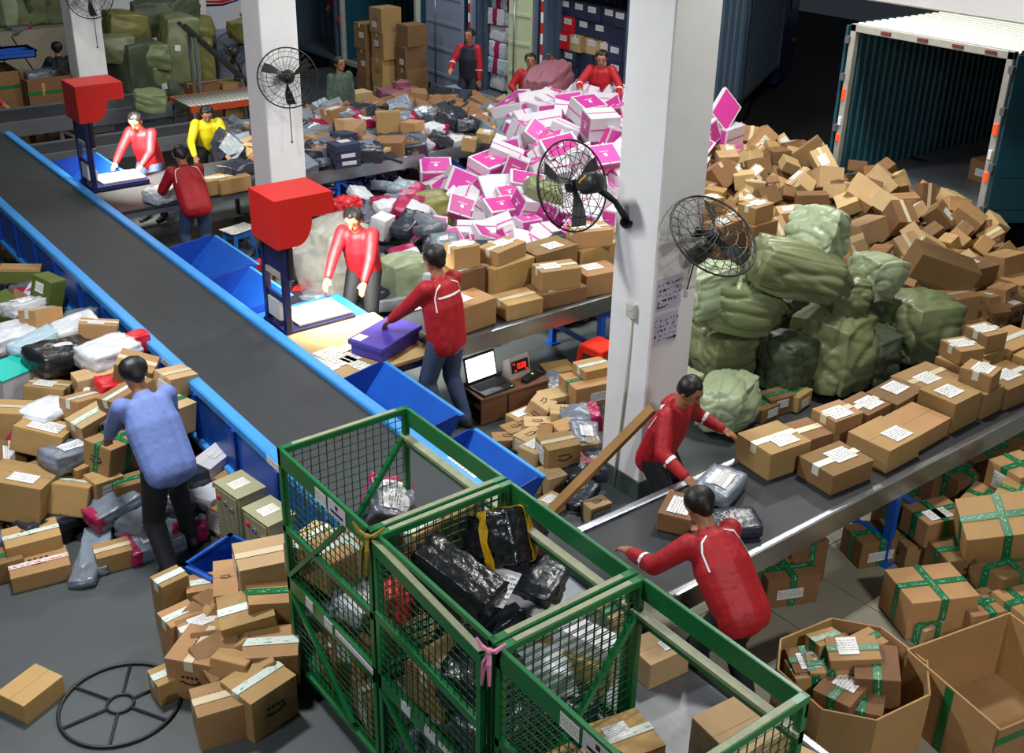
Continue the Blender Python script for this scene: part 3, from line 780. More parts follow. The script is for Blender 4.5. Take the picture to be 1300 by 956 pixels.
# ================================================================== trucks
def stripes(t, x, y, z0, z1, n=12, h=.03):
    L = (z1 - z0) / n
    for i in range(n):
        MB().box((x, y, z0 + (i + .5) * L), (.012, .05, L * .98)).build('reflective_strip', 'reflect_red' if i % 2 else 'reflect_white', t)
def container(name, label, x, y0, y1, z0, z1, Lx=5.0, side='truck_teal', frame='truck_frame', roofm='truck_teal', corr=.16, chassis=True):
    """box body: rear opening faces -x; corrugated inner walls, frame, roof, floor"""
    t = thing(name, label, 'truck', (x, y0, z0)); W, H = y1 - y0, z1 - z0
    def corrugated(nm, m, yy, s):
        pts = []; n = int(Lx / corr)
        for i in range(n):
            xa = .08 + i * (Lx - .1) / n; d = (Lx - .1) / n
            pts += [(xa, 0), (xa + d * .38, 0), (xa + d * .5, .035), (xa + d * .88, .035)]
        pts.append((Lx, 0))
        vs = [(px_, yy + s * py_, zz) for zz in (.06, H - .05) for px_, py_ in pts]; k = len(pts)
        vs += [(a, b + s * .03, c) for a, b, c in vs]
        fs = [(i, i + 1, i + 1 + k, i + k) for i in range(k - 1)] + [(2 * k + i + k, 2 * k + i + 1 + k, 2 * k + i + 1, 2 * k + i) for i in range(k - 1)]
        b = MB(); b.add(vs, fs); return b.build(nm, m, t)
    corrugated('side_wall', side, .03, 1); corrugated('side_wall', side, W - .03, -1)
    MB().box((Lx, W / 2, H / 2), (.04, W, H)).build('front_wall', side, t)
    MB().box((Lx / 2, W / 2, .03), (Lx, W - .04, .06)).build('bed', 'grey_steel', t)
    pts = []; n = int(Lx / .17)
    for i in range(n):
        xa = .06 + i * (Lx - .06) / n; d = (Lx - .06) / n; pts += [(xa, 0), (xa + d * .4, 0), (xa + d * .5, .03), (xa + d * .9, .03)]
    k = len(pts); vs = [(a, yy, H - .03 + b) for yy in (0, W) for a, b in pts]; vs += [(a, b, c - .02) for a, b, c in vs]
    r = MB(); r.add(vs, [(i, i + 1, i + 1 + k, i + k) for i in range(k - 1)] + [(3 * k + i, 3 * k + i + 1, 2 * k + i + 1, 2 * k + i) for i in range(k - 1)]); r.build('roof', roofm, t)
    for yy in (.045, W - .045): MB().box((.04, yy, H / 2), (.1, .09, H), ch=.008).build('rear_post', frame, t)
    MB().box((.04, W / 2, H - .05), (.1, W, .1), ch=.008).build('rear_header', frame, t)
    MB().box((.04, W / 2, .03), (.1, W, .1), ch=.008).build('rear_sill', frame, t)
    if chassis:
        for yy in (.35, W - .35): MB().box((Lx / 2, yy, -.16), (Lx, .12, .28)).build('chassis_rail', 'rubber', t)
        for xx in (Lx * .3,):
            for yy in (.22, W - .22):
                w_ = MB(); w_.tube([(xx, yy - .13, -.35), (xx, yy + .13, -.35)], .42, 20); w_.build('wheel', 'rubber', t, True)
    return t
def door_leaf(t, hinge, w, H, ang, m, bars=True):
    """a rear door leaf hung at (x,y) local, swung by ang about z"""
    R = Matrix.Rotation(ang, 4, 'Z'); T = Matrix.Translation(V(hinge)) @ R
    d = MB(); d.add([], []); d.box((w / 2, 0, H / 2), (w, .04, H), ch=.006); d.v = [tuple(T @ V(p)) for p in d.v]
    o = d.build('door_leaf', m, t)
    for i in range(5):
        b = MB(); b.box((w / 2, -.026, H * (.1 + .2 * i)), (w * .9, .02, .05)); b.box((w / 2, .026, H * (.1 + .2 * i)), (w * .9, .02, .05)); b.v = [tuple(T @ V(p)) for p in b.v]; b.build('panel_rib', m, o)
    if bars:
        for s in (-.05, .05):
            b = MB(); b.tube([(w * .7, s, .05), (w * .7, s, H - .05)], .016, 8); b.v = [tuple(T @ V(p)) for p in b.v]; b.build('lock_bar', 'steel', o, True)
        for zz in (.25, .5, .8):
            b = MB(); b.box((w * .7, -.05, H * zz), (.09, .03, .05)); b.v = [tuple(T @ V(p)) for p in b.v]; b.build('bar_clamp', 'steel', o)
    return o
t1 = container('box_truck', 'open teal box truck with pale roof backed up to the carton pile', 13.0, 7.06, 9.42, .44, 2.6, 6.0, 'truck_teal', 'truck_frame', 'truck_roof')
W1, H1 = 2.36, 2.16
for yy, zz, m, hh in ((.045, .62, 'lamp_orange', .12), (.045, 1.22, 'lamp_orange', .15), (W1 - .045, 1.22, 'lamp_orange', .15), (W1 - .045, .62, 'lamp_orange', .1), (.045, .9, 'reflect_white', .12), (W1 - .045, .85, 'reflect_white', .12)):
    MB().box((-.02, yy, zz), (.03, .05, hh), ch=.006).build('marker_lamp', m, t1)
for yy in (.3, .75, 1.25, 1.8): MB().box((-.015, yy, H1 - .05), (.02, .15, .04)).build('marker_lamp', 'marker_dull', t1)
for zz in (.2, .75, 1.45, 1.95):
    for yy in (-.01, W1 + .01): MB().box((.0, yy, zz), (.1, .06, .09)).build('hinge', 'grey_steel', t1)
door_leaf(t1, (-.0, -.04, .03), 1.15, H1 - .06, math.radians(-32), 'truck_teal')
door_leaf(t1, (.0, W1 + .06, .03), 1.15, H1 - .06, math.radians(6), 'truck_teal')
for (bx, by, bz, d) in ((1.6, .5, .06, (.5, .4, .35)), (1.7, .95, .06, (.4, .36, .3)), (3.2, 1.4, .06, (.6, .5, .5)), (1.5, .55, .41, (.4, .3, .3))):
    c = carton(d, V((13.0 + bx, 7.06 + by, .44 + bz + d[2] / 2)), random.uniform(-.2, .2), 'cardboard_dark', label=('-x', .14, .1))
    tag(c, 'brown carton left inside the open teal truck', 'carton', 'cartons inside the teal truck', ('the open door', (1240, 180)))
# parked truck with blue cab
t2 = container('box_truck', 'dark parked box truck with blue cab between the column and the open truck', 0, 0, 2.2, 0, 2.6, 3.4, 'truck_blue', 'truck_blue', 'truck_blue')
t2.scale = (1.2, 1.2, 1.2)
c0 = aty(941, 131, 14.6)
t2.location = (c0.x, c0.y, c0.z - .02); t2.rotation_euler = (0, 0, math.radians(30))
for k, yy in enumerate((.06, 1.13)):
    MB().box((-.03, yy + .5, 1.3), (.05, 1.02, 2.4), ch=.006).build('door_leaf', 'truck_blue', t2)
    MB().tube([(-.08, yy + .2, .05), (-.08, yy + .2, 2.55)], .018, 8).build('lock_bar', 'truck_frame', t2)
    for i in range(5): MB().box((-.06, yy + .5, .25 + .5 * i), (.02, .95, .05)).build('panel_rib', 'truck_blue', t2)
    for i in range(3): MB().box((-.09, yy + .2, .3 + .8 * i), (.04, .1, .05)).build('bar_clamp', 'truck_frame', t2)
DX = -.6
cabp = [(4.1 + DX, -.35), (4.1 + DX, 1.9), (4.5 + DX, 2.1), (5.3 + DX, 2.05), (5.75 + DX, 1.1), (5.8 + DX, -.35)]
cabo = MB().prism(cabp, .03, 2.17, 'y').build('cab', 'cab_blue', t2)
MB().prism([(4.15, .95), (4.15, 1.75), (4.65, 1.75), (4.95, .95)], .015, .04, 'y').build('side_window', 'glass_dark', cabo)
MB().prism([(4.0, -.25), (4.0, .85), (4.03, .85), (4.03, -.25)], .015, .032, 'y').build('door_seam', 'rubber', cabo)
MB().box((4.9, -.1, 1.25), (.06, .16, .35), ch=.02).build('mirror', 'fan_black', cabo)
MB().box((4.85, .0, .3), (.16, .06, .08)).build('marker_lamp', 'marker_dull', cabo)
MB().box((4.3, 1.1, 2.2), (.9, 1.9, .4)).build('air_deflector', 'truck_greyblue', cabo)
w_ = MB(); w_.tube([(4.35, .1, -.42), (4.35, .36, -.42)], .4, 20); w_.build('wheel', 'rubber', t2, True)
# trucks at the far bays
XB = 12.1
t3 = container('box_truck', 'box truck stacked full of dark blue cartons behind the pink boxes', XB, 12.75, 14.92, .32, 2.75, 2.6, 'truck_blue', 'truck_blue', 'truck_blue')
stripes(t3, -.02, 2.12, .2, 2.3, 12)
t4 = container('box_truck', 'box truck loaded with white bundles and red-and-white striped post', XB, 15.1, 17.0, .32, 2.75, 2.6, 'truck_blue', 'truck_greyblue', 'truck_blue')
stripes(t4, -.02, 1.86, .35, 2.3, 12)
door_leaf(t4, (-.06, 1.98, 0), 1.28, 2.4, math.radians(88), 'truck_greyblue')
door_leaf(t4, (-.06, -.02, 0), .52, 2.4, math.radians(100), 'truck_cream')
t5 = container('box_truck', 'dark box truck with brown cartons stacked at its open rear', XB - .2, 18.42, 21.4, .2, 2.9, 4.5, 'truck_teal', 'truck_frame', 'truck_teal')
MB().box((-.03, 2.97, .9), (.03, .05, .14)).build('marker_lamp', 'reflect_red', t5)
t6 = container('box_truck', 'dark box truck parked beyond the left white column', XB - .2, 21.55, 24.0, .2, 2.9, 4.5, 'truck_blue', 'truck_blue', 'truck_blue')
# loads of the far trucks
k = 0
for j in range(7):
    y = 12.92
    while y < 14.7:
        w_ = random.choice((.3, .36, .42)); h = .27
        x = XB + .55 + random.uniform(0, .1)
        m = 'carton_navy'
        if j == 4 and 13.6 < y < 14.5: m = 'cardboard_pale'
        if j in (4, 5) and y > 14.35: m = 'mailer_red'
        c = carton((.4, w_ - .015, h), (x, y + w_ / 2, .38 + j * (h + .004) + h / 2), random.uniform(-.02, .02), m, tape='white_tape' if m == 'cardboard_pale' else None, label=('-x', .2, .09, 0, .05) if random.random() < .55 else None)
        desc = {'carton_navy': 'dark blue carton', 'cardboard_pale': 'brown taped carton', 'mailer_red': 'red carton'}[m]
        tier = ('bottom', 'second', 'third', 'fourth', 'fifth', 'sixth', 'top')[j]
        tag(c, f'{desc} in the {tier} tier of the load behind the pink boxes', 'carton', 'cartons stacked in the blue truck', ('the front column', (770, 60)))
        y += w_
for j in range(6):
    for i in range(4):
        h = .3; y = 15.25 + i * .42
        o = mailer((.5, .4, h * 1.05), (XB + .6 + random.uniform(-.05, .08), y + .2, .4 + j * h * .98 + h / 2), (random.uniform(-.05, .05), random.uniform(-.05, .05), PI / 2 + random.uniform(-.1, .1)), 'mailer_white' if (i + j) % 4 else 'mailer_paleblue', power=.2, amp=.05, band=(-.12, .12) if (i + j) % 3 else None, name='wrapped_bundle')
        tier = ('bottom', 'second', 'third', 'fourth', 'fifth', 'top')[j]
        tag(o, f'white wrapped bundle in the {tier} tier beside the striped truck post', 'bundle', 'wrapped bundles in the truck', ('the striped post', (602, 40)))
def stack(x, y, dims, n, m, where, rz=0, mark=('the pink wrapped bale', (507, 125)), arrow=None, lab=True, cat='carton', grp='cartons stacked by the far trucks'):
    z = 0
    for i in range(n):
        d = [v * random.uniform(.94, 1.04) for v in dims]
        c = carton(d, (x + random.uniform(-.02, .02), y + random.uniform(-.02, .02), z + d[2] / 2), rz + random.uniform(-.06, .06), m, tape='clear_tape' if random.random() < .6 else None, label=('-x', .16, .1) if lab and random.random() < .4 else None, arrow=arrow)
        z += d[2] + .002
        tier = 'topmost' if i == n - 1 else ('bottom', 'second', 'third', 'fourth', 'fifth')[min(i, 4)]
        tag(c, f'{tier} brown carton of the stack {where}', cat, grp, mark)
stack(11.15, 18.3, (.45, .42, .46), 4, 'cardboard', 'before the dark truck near the grey door', arrow=('-x',))
stack(11.35, 17.75, (.45, .36, .4), 4, 'cardboard_dark', 'touching the grey truck door')
stack(11.1, 18.85, (.42, .4, .5), 3, 'cardboard_dark', 'in the middle of the dark truck opening')
stack(9.4, 16.35, (.34, .3, .42), 2, 'cardboard_pale', 'behind the person in the camouflage shirt')
# ================================================================== people
def capsule(mb, a, ra, b, rb, n=12):
    a, b = V(a), V(b); d = b - a
    if d.length < 1e-5: d = V((0, 0, 1e-3)); b = a + d
    d.normalize(); pts = []; rr = []
    for i in range(4): t = (1 - i / 3) * PI / 2; pts.append(a - d * ra * math.sin(t) * .999); rr.append(max(.001, ra * math.cos(t)))
    for i in range(4): t = (i / 3) * PI / 2; pts.append(b + d * rb * math.sin(t) * .999); rr.append(max(.001, rb * math.cos(t)))
    # shared frame
    up = d.orthogonal().normalized(); side = d.cross(up); base = len(mb.v)
    for p, r in zip(pts, rr):
        for k in range(n):
            t = 2 * PI * k / n; mb.v.append(tuple(p + (up * math.cos(t) + side * math.sin(t)) * r))
    N = len(pts)
    for i in range(N - 1):
        for k in range(n):
            mb.f.append((base + i * n + k, base + i * n + (k + 1) % n, base + (i + 1) * n + (k + 1) % n, base + (i + 1) * n + k)); mb.m.append(0)
    mb.f.append(tuple(base + k for k in range(n))[::-1]); mb.m.append(0)
    mb.f.append(tuple(base + (N - 1) * n + k for k in range(n))); mb.m.append(0)
def skinned(name, cones, m, parent, voxel=.013, it=4):
    mb = MB()
    for c in cones: capsule(mb, *c)
    o = mb.build(name, m, parent, True)
    r = o.modifiers.new('surface', 'REMESH'); r.mode = 'VOXEL'; r.voxel_size = voxel; r.use_smooth_shade = True
    s = o.modifiers.new('soften', 'SMOOTH'); s.iterations = it; s.factor = .5
    return o
def ik(a, c, l1, l2, pole):
    a, c, pole = V(a), V(c), V(pole); d = c - a; L = min(d.length, (l1 + l2) * .998); d = d.normalized(); c = a + d * L
    x = (l1 * l1 - l2 * l2 + L * L) / (2 * L); h = math.sqrt(max(0, l1 * l1 - x * x))
    p = pole - d * pole.dot(d); p = p.normalized() if p.length > 1e-4 else d.orthogonal()
    return a + d * x + p * h, c
def person(label, loc, yaw, H=1.68, bend=0.0, crouch=0.0, hands=((-.25, .3, .95), (.25, .3, .95)), feet=((-.12, 0, 0), (.12, .05, 0)), head=0.0, hyaw=0.0,
           top='jacket_red', legs='trousers_dark', stripes=(), vest=None, hood=False, sit=None, hair='hair', face=True):
    t = thing('person', label, 'person', loc, yaw); t.scale = (H / 1.7,) * 3
    pel = V((0, -math.sin(bend) * .13, .92 - crouch)); u = V((0, math.sin(bend), math.cos(bend))); f = V((0, math.cos(bend), -math.sin(bend))); X = V((1, 0, 0))
    hb = bend * .55 + head; hd = V((0, math.sin(hb), math.cos(hb)))
    chest = pel + u * .28; nb = pel + u * .5; hc = nb + hd * .165
    hf = V((math.sin(hyaw) * 1.0, math.cos(hyaw) * math.cos(hb), -math.sin(hb) * math.cos(hyaw))).normalized(); hx = hf.cross(hd).normalized()
    skin = [(pel + X * .06, .1, chest + X * .05, .11), (pel - X * .06, .1, chest - X * .05, .11), (chest, .11, nb - u * .07, .085),
            (nb - u * .05, .06, hc - hd * .05, .052), (hc + hd * .02 - hf * .012, .088, hc + hd * .02 + hf * .012, .084), (hc - hd * .06 + hf * .03, .062, hc - hd * .02 + hf * .012, .075),
            (hc - hd * .095 + hf * .062, .022, hc - hd * .09 + hf * .055, .026),
            (hc + hd * .012 + hf * .088, .009, hc - hd * .03 + hf * .108, .014)]
    for s in (-1, 1): skin.append((hc + hx * s * .088 - hf * .005 + hd * .012, .016, hc + hx * s * .088 - hf * .005 - hd * .02, .012))
    jack = [(pel - u * .06 + X * .075, .118, chest + X * .075, .125), (pel - u * .06 - X * .075, .118, chest - X * .075, .125), (chest + X * .07, .125, nb - u * .1 + X * .09, .095), (chest - X * .07, .125, nb - u * .1 - X * .09, .095),
            (nb - u * .1, .1, nb - u * .02, .075), (pel - u * .05, .142, chest, .15), (chest, .15, nb - u * .1, .118)]
    if hood: jack.append((nb - f * .07 - u * .03 + X * .05, .06, nb - f * .07 - u * .03 - X * .05, .06))
    trou = [(pel + X * .06, .125, pel - X * .06, .125), (pel, .135, pel - u * .02, .13)]
    arms = []
    for s, hand in zip((-1, 1), hands):
        sh = pel + u * .455 + X * s * .18
        el, wr = ik(sh, V(hand), .28, .25, V((s * .6, -.5, -.6)))
        d = (wr - el).normalized(); lat = d.cross(V((0, 0, 1))); lat = lat.normalized() if lat.length > .1 else X.copy()
        nrm = lat.cross(d).normalized()
        skin += [(sh, .052, el, .042), (el, .042, wr, .028), (wr, .026, wr + d * .035, .03)]
        for k, (o_, ln) in enumerate(((-.027, .072), (-.009, .082), (.009, .078), (.027, .06))):
            b = wr + d * .085 + lat * o_; m_ = b + d * ln * .5 - nrm * .008; e = m_ + d * ln * .36 - nrm * .026
            skin += [(wr + d * .02 + lat * o_ * .8, .0135, b, .0115), (b, .0108, m_, .0098), (m_, .0095, e, .0085)]
        th = wr + d * .03 + lat * s * -.034
        skin += [(wr + d * .01, .016, th, .0125), (th, .012, th + d * .045 + lat * s * -.022, .0095)]
        jack += [(sh - X * s * .015, .078, el, .062), (el, .062, wr - d * .015, .045)]
        arms.append((sh, el, wr))
    for s, ft in zip((-1, 1), feet):
        hip = pel + X * s * .09 - V((0, 0, .02)); an = V(ft) + V((0, -.03, .085))
        kn, an = ik(hip, an, .43, .42, V((s * .12, 1, 0)))
        skin += [(hip, .088, kn, .058), (kn, .058, an, .038), (an, .04, an + V((0, .1, -.045)), .032)]
        trou += [(hip, .106, kn, .08), (kn, .08, an + V((0, 0, .02)), .06)]
        toe = an + V((0, .17, -.048)); heel = an + V((0, -.045, -.04))
        skinned('shoe', [(heel + V((0, 0, .005)), .043, toe, .037), (heel + V((0, .02, .03)), .048, heel + V((0, .07, .01)), .045)], 'shoe', t, .011, 2)
    skinned('body', skin, 'skin', t, .0105, 2)
    j = skinned('jacket' if 'jacket' in top else 'shirt', jack, top, t)
    skinned('trousers', trou, legs, t)
    hcones = [(hc + hd * .035 - hf * .022 + hx * .014, .092, hc + hd * .035 - hf * .022 - hx * .014, .092), (hc - hd * .03 - hf * .055, .055, hc + hd * .04 - hf * .045, .07), (hc + hd * .085 + hf * .035, .036, hc + hd * .085 - hf * .03, .045)]
    skinned('hair', hcones, hair, t, .012, 2)
    if face:
        for s in (-1, 1):
            e = MB(); e.lathe([(.002, -.008), (.008, -.005), (.01, 0), (.008, .005), (.002, .008)], 8, T=Matrix.Translation(hc + hx * s * .032 + hf * .084 + hd * .012)); e.build('eye', 'eye_dark', t, True)
            MB().bar(hc + hx * s * .018 + hf * .09 + hd * .034, hc + hx * s * .048 + hf * .08 + hd * .034, .007).build('eyebrow', 'hair', t)
        MB().bar(hc - hx * .02 + hf * .088 - hd * .056, hc + hx * .02 + hf * .088 - hd * .056, .009, .007).build('mouth', 'lips', t)
    def band(pts, wd):
        o = MB(); pts = [V(p) for p in pts]; vs = []
        for i, p in enumerate(pts):
            d = (pts[min(i + 1, len(pts) - 1)] - pts[max(i - 1, 0)]).normalized(); vs.append((p, d))
        ctr = sum(pts, V()) / len(pts)
        for i in range(len(vs) - 1): o.bar(vs[i][0], vs[i + 1][0], wd, .006)
        b = o.build('reflective_strip', 'reflective', t)
        sw = b.modifiers.new('fit', 'SHRINKWRAP'); sw.target = j; sw.wrap_method = 'NEAREST_SURFACEPOINT'; sw.wrap_mode = 'OUTSIDE_SURFACE'; sw.offset = .006
    for s in stripes:
        if s == 'back':
            band([chest + u * .1 - f * .16 + X * x for x in (-.17, -.12, -.06, 0, .06, .12, .17)], .035)
        elif s == 'shoulders':
            for sg in (-1, 1): band([nb - u * .03 + X * sg * .07 - f * .07, nb - u * .06 + X * sg * .13 - f * .08, nb - u * .12 + X * sg * .17 - f * .09, nb - u * .24 + X * sg * .18 - f * .1], .012)
        elif s == 'arms':
            for (sh, el, wr) in arms:
                c = el.lerp(wr, .35); d = (wr - el).normalized(); a = d.orthogonal().normalized(); b2 = d.cross(a)
                band([c + (a * math.cos(q) + b2 * math.sin(q)) * .065 for q in [i * PI / 6 for i in range(13)]], .03)
    if vest:
        skinned('vest', [(a, ra * 1.07, b, rb * 1.07) for (a, ra, b, rb) in jack[:4] + jack[5:7]], vest, t)
    return t
R_ = math.radians
def heading(dx, dy): return math.atan2(dy, dx) - PI / 2
g = at(578, 549)
person('person in red jacket with white back stripe and jeans by the laptop cabinet', (4.95, 7.3, 0), heading(-.25, 1), 1.74, .16, 0, ((-.2, .45, .98), (.28, .42, 1.0)), ((-.12, 0, 0), (.14, -.08, 0)), .25, top='jacket_red', legs='jeans', stripes=('back', 'shoulders'))
person('person in red jacket standing in front of the front column behind the conveyor', (5.28, 4.95, 0), heading(.25, -1), 1.58, .34, 0.08, ((-.42, .3, .98), (.36, .42, .95)), ((-.12, 0, 0), (.13, .05, 0)), .3, top='jacket_red', stripes=('shoulders', 'arms'), hood=True)
person('person in red jacket leaning over the conveyor with back turned, nearest red worker', (4.34, 3.42, 0), heading(.1, 1), 1.62, .78, .04, ((-.3, .62, .95), (.3, .6, .93)), ((-.13, 0, 0), (.13, -.12, 0)), .2, top='jacket_red', stripes=('shoulders', 'arms'))
person('person in pale blue shirt bending over the parcel heap on the floor', (2.24, 6.86, 0), heading(-.05, 1), 1.7, .66, .05, ((-.15, .68, .72), (.3, .62, .66)), ((-.16, -.28, 0), (.16, .1, 0)), .3, top='shirt_blue', legs='trousers_dark')
person('person in red jacket facing the far scanning lamp', (5.0, 14.3, 0), heading(-.75, -.6), 1.6, .34, .06, ((-.2, .5, .95), (.2, .5, .95)), head=.35, top='jacket_red', legs='jeans')
person('person in red jacket bending over the table beside the far scanning lamp, back turned', (4.74, 12.22, 0), heading(.1, 1), 1.62, .75, .02, ((-.25, .55, .86), (.22, .6, .86)), ((-.12, 0, 0), (.12, -.1, 0)), .2, top='jacket_red', legs='jeans', stripes=('shoulders', 'arms'))
person('person in yellow jacket sorting parcels behind the far table', (6.12, 15.0, 0), heading(-.3, -1), 1.58, .6, .16, ((-.25, .45, .72), (.25, .45, .72)), head=.3, top='jacket_yellow')
person('person in red jacket working at the near scanning lamp', (5.28, 9.25, 0), heading(-.75, -.6), 1.62, .35, .02, ((-.2, .5, .92), (.2, .5, .92)), head=.35, top='jacket_red', stripes=('shoulders',))
pb = at(424, 196); person('person with short black hair in a camouflage shirt behind the parcels', (pb.x + .05, pb.y - .2, 0), heading(.05, -1), 1.6, .05, 0, ((-.23, .06, .72), (.23, .06, .72)), hyaw=-.25, top='shirt_camo', legs='trousers_dark')
pb = at(596, 158); person('person in dark apron with red sleeves beside the striped truck post', (pb.x, pb.y, 0), heading(-.9, -.5), 1.68, .05, 0, ((-.24, .1, .8), (.2, .35, 1.05)), top='jacket_red', legs='vest_navy', vest='vest_navy', stripes=('arms',))
pb = at(676, 158, 0); person('person in red jacket raising an arm beside the mauve sack', (11.6, 14.55, .0), heading(-.6, -.8), 1.62, .1, .1, ((-.35, .2, 1.55), (.25, .3, 1.0)), top='jacket_red', legs='vest_navy')
person('person in red jacket crouching at the top of the pink box pile', (11.55, 12.75, .5), heading(-.7, -.7), 1.62, .35, .2, ((-.3, .4, .8), (.3, .45, .9)), head=.2, top='jacket_red', stripes=('arms',))
pb = at(72, 104); person('seated person in black coat among the large cartons', (5.75, 20.3, 0), heading(.2, 1), 1.6, .25, .25, ((-.2, .4, .9), (.2, .4, .9)), top='coat_dark')
person('person in pink shirt at the edge of the far grey conveyor', (3.85, 18.7, 0), heading(.6, -.8), 1.6, .5, .1, ((-.2, .5, .9), (.2, .5, .9)), top='pink_shirt')
person('person in red jacket inside the dark truck behind the cartons', (12.6, 18.95, .26), heading(-.8, -.4), 1.65, .2, 0, ((-.25, .35, 1.0), (.25, .35, 1.0)), top='jacket_red')
person('person in red jacket inside the dark truck beyond the left column', (12.6, 22.3, .26), heading(-.8, -.4), 1.65, .2, 0, ((-.25, .35, 1.0), (.25, .35, 1.0)), top='jacket_red')
# ================================================================== small furniture and tools
def stool(label, loc, m, h=.45, w=.34, rz=0):
    t = thing('plastic_stool', label, 'stool', loc, rz)
    MB().box((0, 0, h - .015), (w * .78, w * .78, .03), ch=.012).build('seat', m, t)
    for s in (-1, 1):
        MB().box((s * w * .36, 0, h - .05), (.02, w * .72, .06)).box((0, s * w * .36, h - .05), (w * .72, .02, .06)).build('apron', m, t)
    for sx in (-1, 1):
        for sy in (-1, 1):
            a = V((sx * w * .34, sy * w * .34, h - .03)); b = V((sx * w * .48, sy * w * .48, 0))
            MB().bar(a, b, .045, .045).build('leg', m, t)
    for sx, sy in ((1, 0), (-1, 0), (0, 1), (0, -1)):
        a = V((sx * w * .44 - sy * w * .44, sy * w * .44 - sx * w * .44, h * .3)); b = V((sx * w * .44 + sy * w * .44, sy * w * .44 + sx * w * .44, h * .3))
        MB().bar(a, b, .02, .03).build('stretcher', m, t)
    return t
stool('red-orange plastic stool beside the front column', (6.6, 7.1, 0), 'plastic_red', .48, .36, .1)
stool('blue plastic stool with paper on its seat near the left column', (5.5, 11.1, 0), 'plastic_blue', .45, .34, .3)
stool('blue plastic stool under the far sorting table', (5.25, 12.2, 0), 'plastic_blue', .42, .32, .2)
def paper(label, px, py, z, w, h, rz, m='sheet_print', name='paper_sheet', p=None):
    p = p or at(px, py, z); t = thing(name, label, 'paper', p, rz)
    n = 3
    for i in range(n):
        o = uvquads('sheet', [([(-w / 2, -h / 2, 0), (w / 2, -h / 2, 0), (w / 2, h / 2, 0), (-w / 2, h / 2, 0)], [(0, 0), (1, 0), (1, 1), (0, 1)])], m, t)
        o.location = (i * .012, i * -.008, .001 + i * .0016); o.rotation_euler = (0, 0, i * .05)
    return t
for i, (px, py) in enumerate(((404, 462), (418, 455), (432, 450), (450, 462))):
    paper('strip of printed address labels on the wooden packing table, ' + ('first', 'second', 'third', 'fourth')[i] + ' from the belt', px, py, .752, .1, .36, .15)
paper('small white slip lying over the label strips', 435, 443, .757, .13, .1, .2, 'label')
paper('paper sheet on the blue stool seat near the left column', 0, 0, 0, .3, .22, .2, p=V((5.5, 11.1, .452)))
paper('stack of printed forms on the far sorting table edge', 207, 277, .5, .36, .26, .2, p=V((5.25, 12.2, .424)))
# cabinet with laptop, weighing display, phone
CX, CY = 5.12, 7.05; CR = R_(-3)
t = thing('wooden_cabinet', 'low brown wooden cabinet carrying the laptop', 'cabinet', (5.62, 7.3, 0), CR)
W_, D_, H_ = .74, .34, .28
MB().box((0, 0, H_ - .012), (W_ + .02, D_ + .02, .024), ch=.004).build('top', 'wood', t)
MB().box((0, -D_ / 2 + .01, H_ / 2), (W_, .02, H_ - .03)).box((0, D_ / 2 - .01, H_ / 2), (W_, .02, H_ - .03)).build('side_panel', 'wood', t)
MB().box((W_ / 2 - .01, 0, H_ / 2), (.02, D_ - .04, H_ - .03)).build('end_panel', 'wood', t)
MB().box((0, 0, .04), (W_ - .04, D_ - .04, .02)).build('bottom_shelf', 'wood', t)
MB().box((-.08, -D_ / 2 - .002, H_ / 2), (.014, .006, H_ - .05)).build('panel_seam', 'rubber', t)
MB().box((-W_ / 2 + .03, 0, .15), (.03, D_ - .04, .03)).build('shelf_rail', 'wood', t)
def on_cab(x, y): return Matrix.Translation((5.62, 7.3, H_)) @ Matrix.Rotation(CR, 4, 'Z') @ V((x, y, .001))
t = thing('laptop', 'open black laptop with a bright white screen', 'laptop', on_cab(-.17, -.03), CR + R_(6))
MB().box((0, 0, .011), (.36, .25, .02), ch=.005).build('keyboard_base', 'laptop_black', t)
kb = MB()
for i in range(12):
    for j in range(5): kb.box((-.15 + i * .0272, -.02 + j * .026, .0225), (.024, .02, .003))
kb.build('keys', 'rubber', t); MB().box((.0, -.09, .0218), (.09, .055, .001)).build('touchpad', 'grey_steel', t)
l = MB(); l.box((0, .008, .135), (.36, .014, .26), ch=.004); lid = l.build('lid', 'laptop_black', t); lid.location = (0, .125, .015); lid.rotation_euler = (R_(-14), 0, 0)
MB().box((0, -.001, .137), (.325, .004, .21)).build('screen', 'screen', lid)
MB().box((.14, -.12, .022), (.02, .006, .002)).build('status_light', 'led_green', t)
t = thing('weighing_display', 'grey weighing indicator with glowing red digits beside the laptop', 'display', on_cab(.17, .07), CR + R_(6))
MB().prism([(-.07, 0), (.07, 0), (.05, .16), (-.01, .2), (-.03, .2)], -.12, .12, 'x').build('case', 'scale_grey', t)
fp = MB(); fp.box((0, 0, 0), (.2, .004, .11)); fpo = fp.build('face_panel', 'laptop_black', t); fpo.location = (0, -.054, .115); fpo.rotation_euler = (R_(-11), 0, 0)
SEG = {'0': 'abcdef', '3': 'abgcd', '8': 'abcdefg'}
seg = MB(); w7, h7 = .022, .022
for i, chh in enumerate('038'):
    cx = -.02 + i * .036
    for s_ in SEG[chh]:
        if s_ in 'agd': seg.box((cx, -.004, {'a': h7, 'g': 0, 'd': -h7}[s_]), (w7, .003, .006))
        else: seg.box((cx + (w7 / 2 if s_ in 'bc' else -w7 / 2), -.004, (h7 / 2 if s_ in 'bf' else -h7 / 2)), (.006, .003, h7))
seg.box((-.001, -.004, -h7), (.005, .003, .006)); seg.build('digits', 'led_red', fpo)
for (a, b) in ((-.075, .03), (-.06, -.038), (.07, -.045)): MB().box((a, -.004, b), (.022, .003, .01)).build('indicator_light', 'led_red', fpo)
t = thing('mobile_phone', 'small black handset with a green light on the cabinet', 'phone', on_cab(.25, -.08), CR + .3)
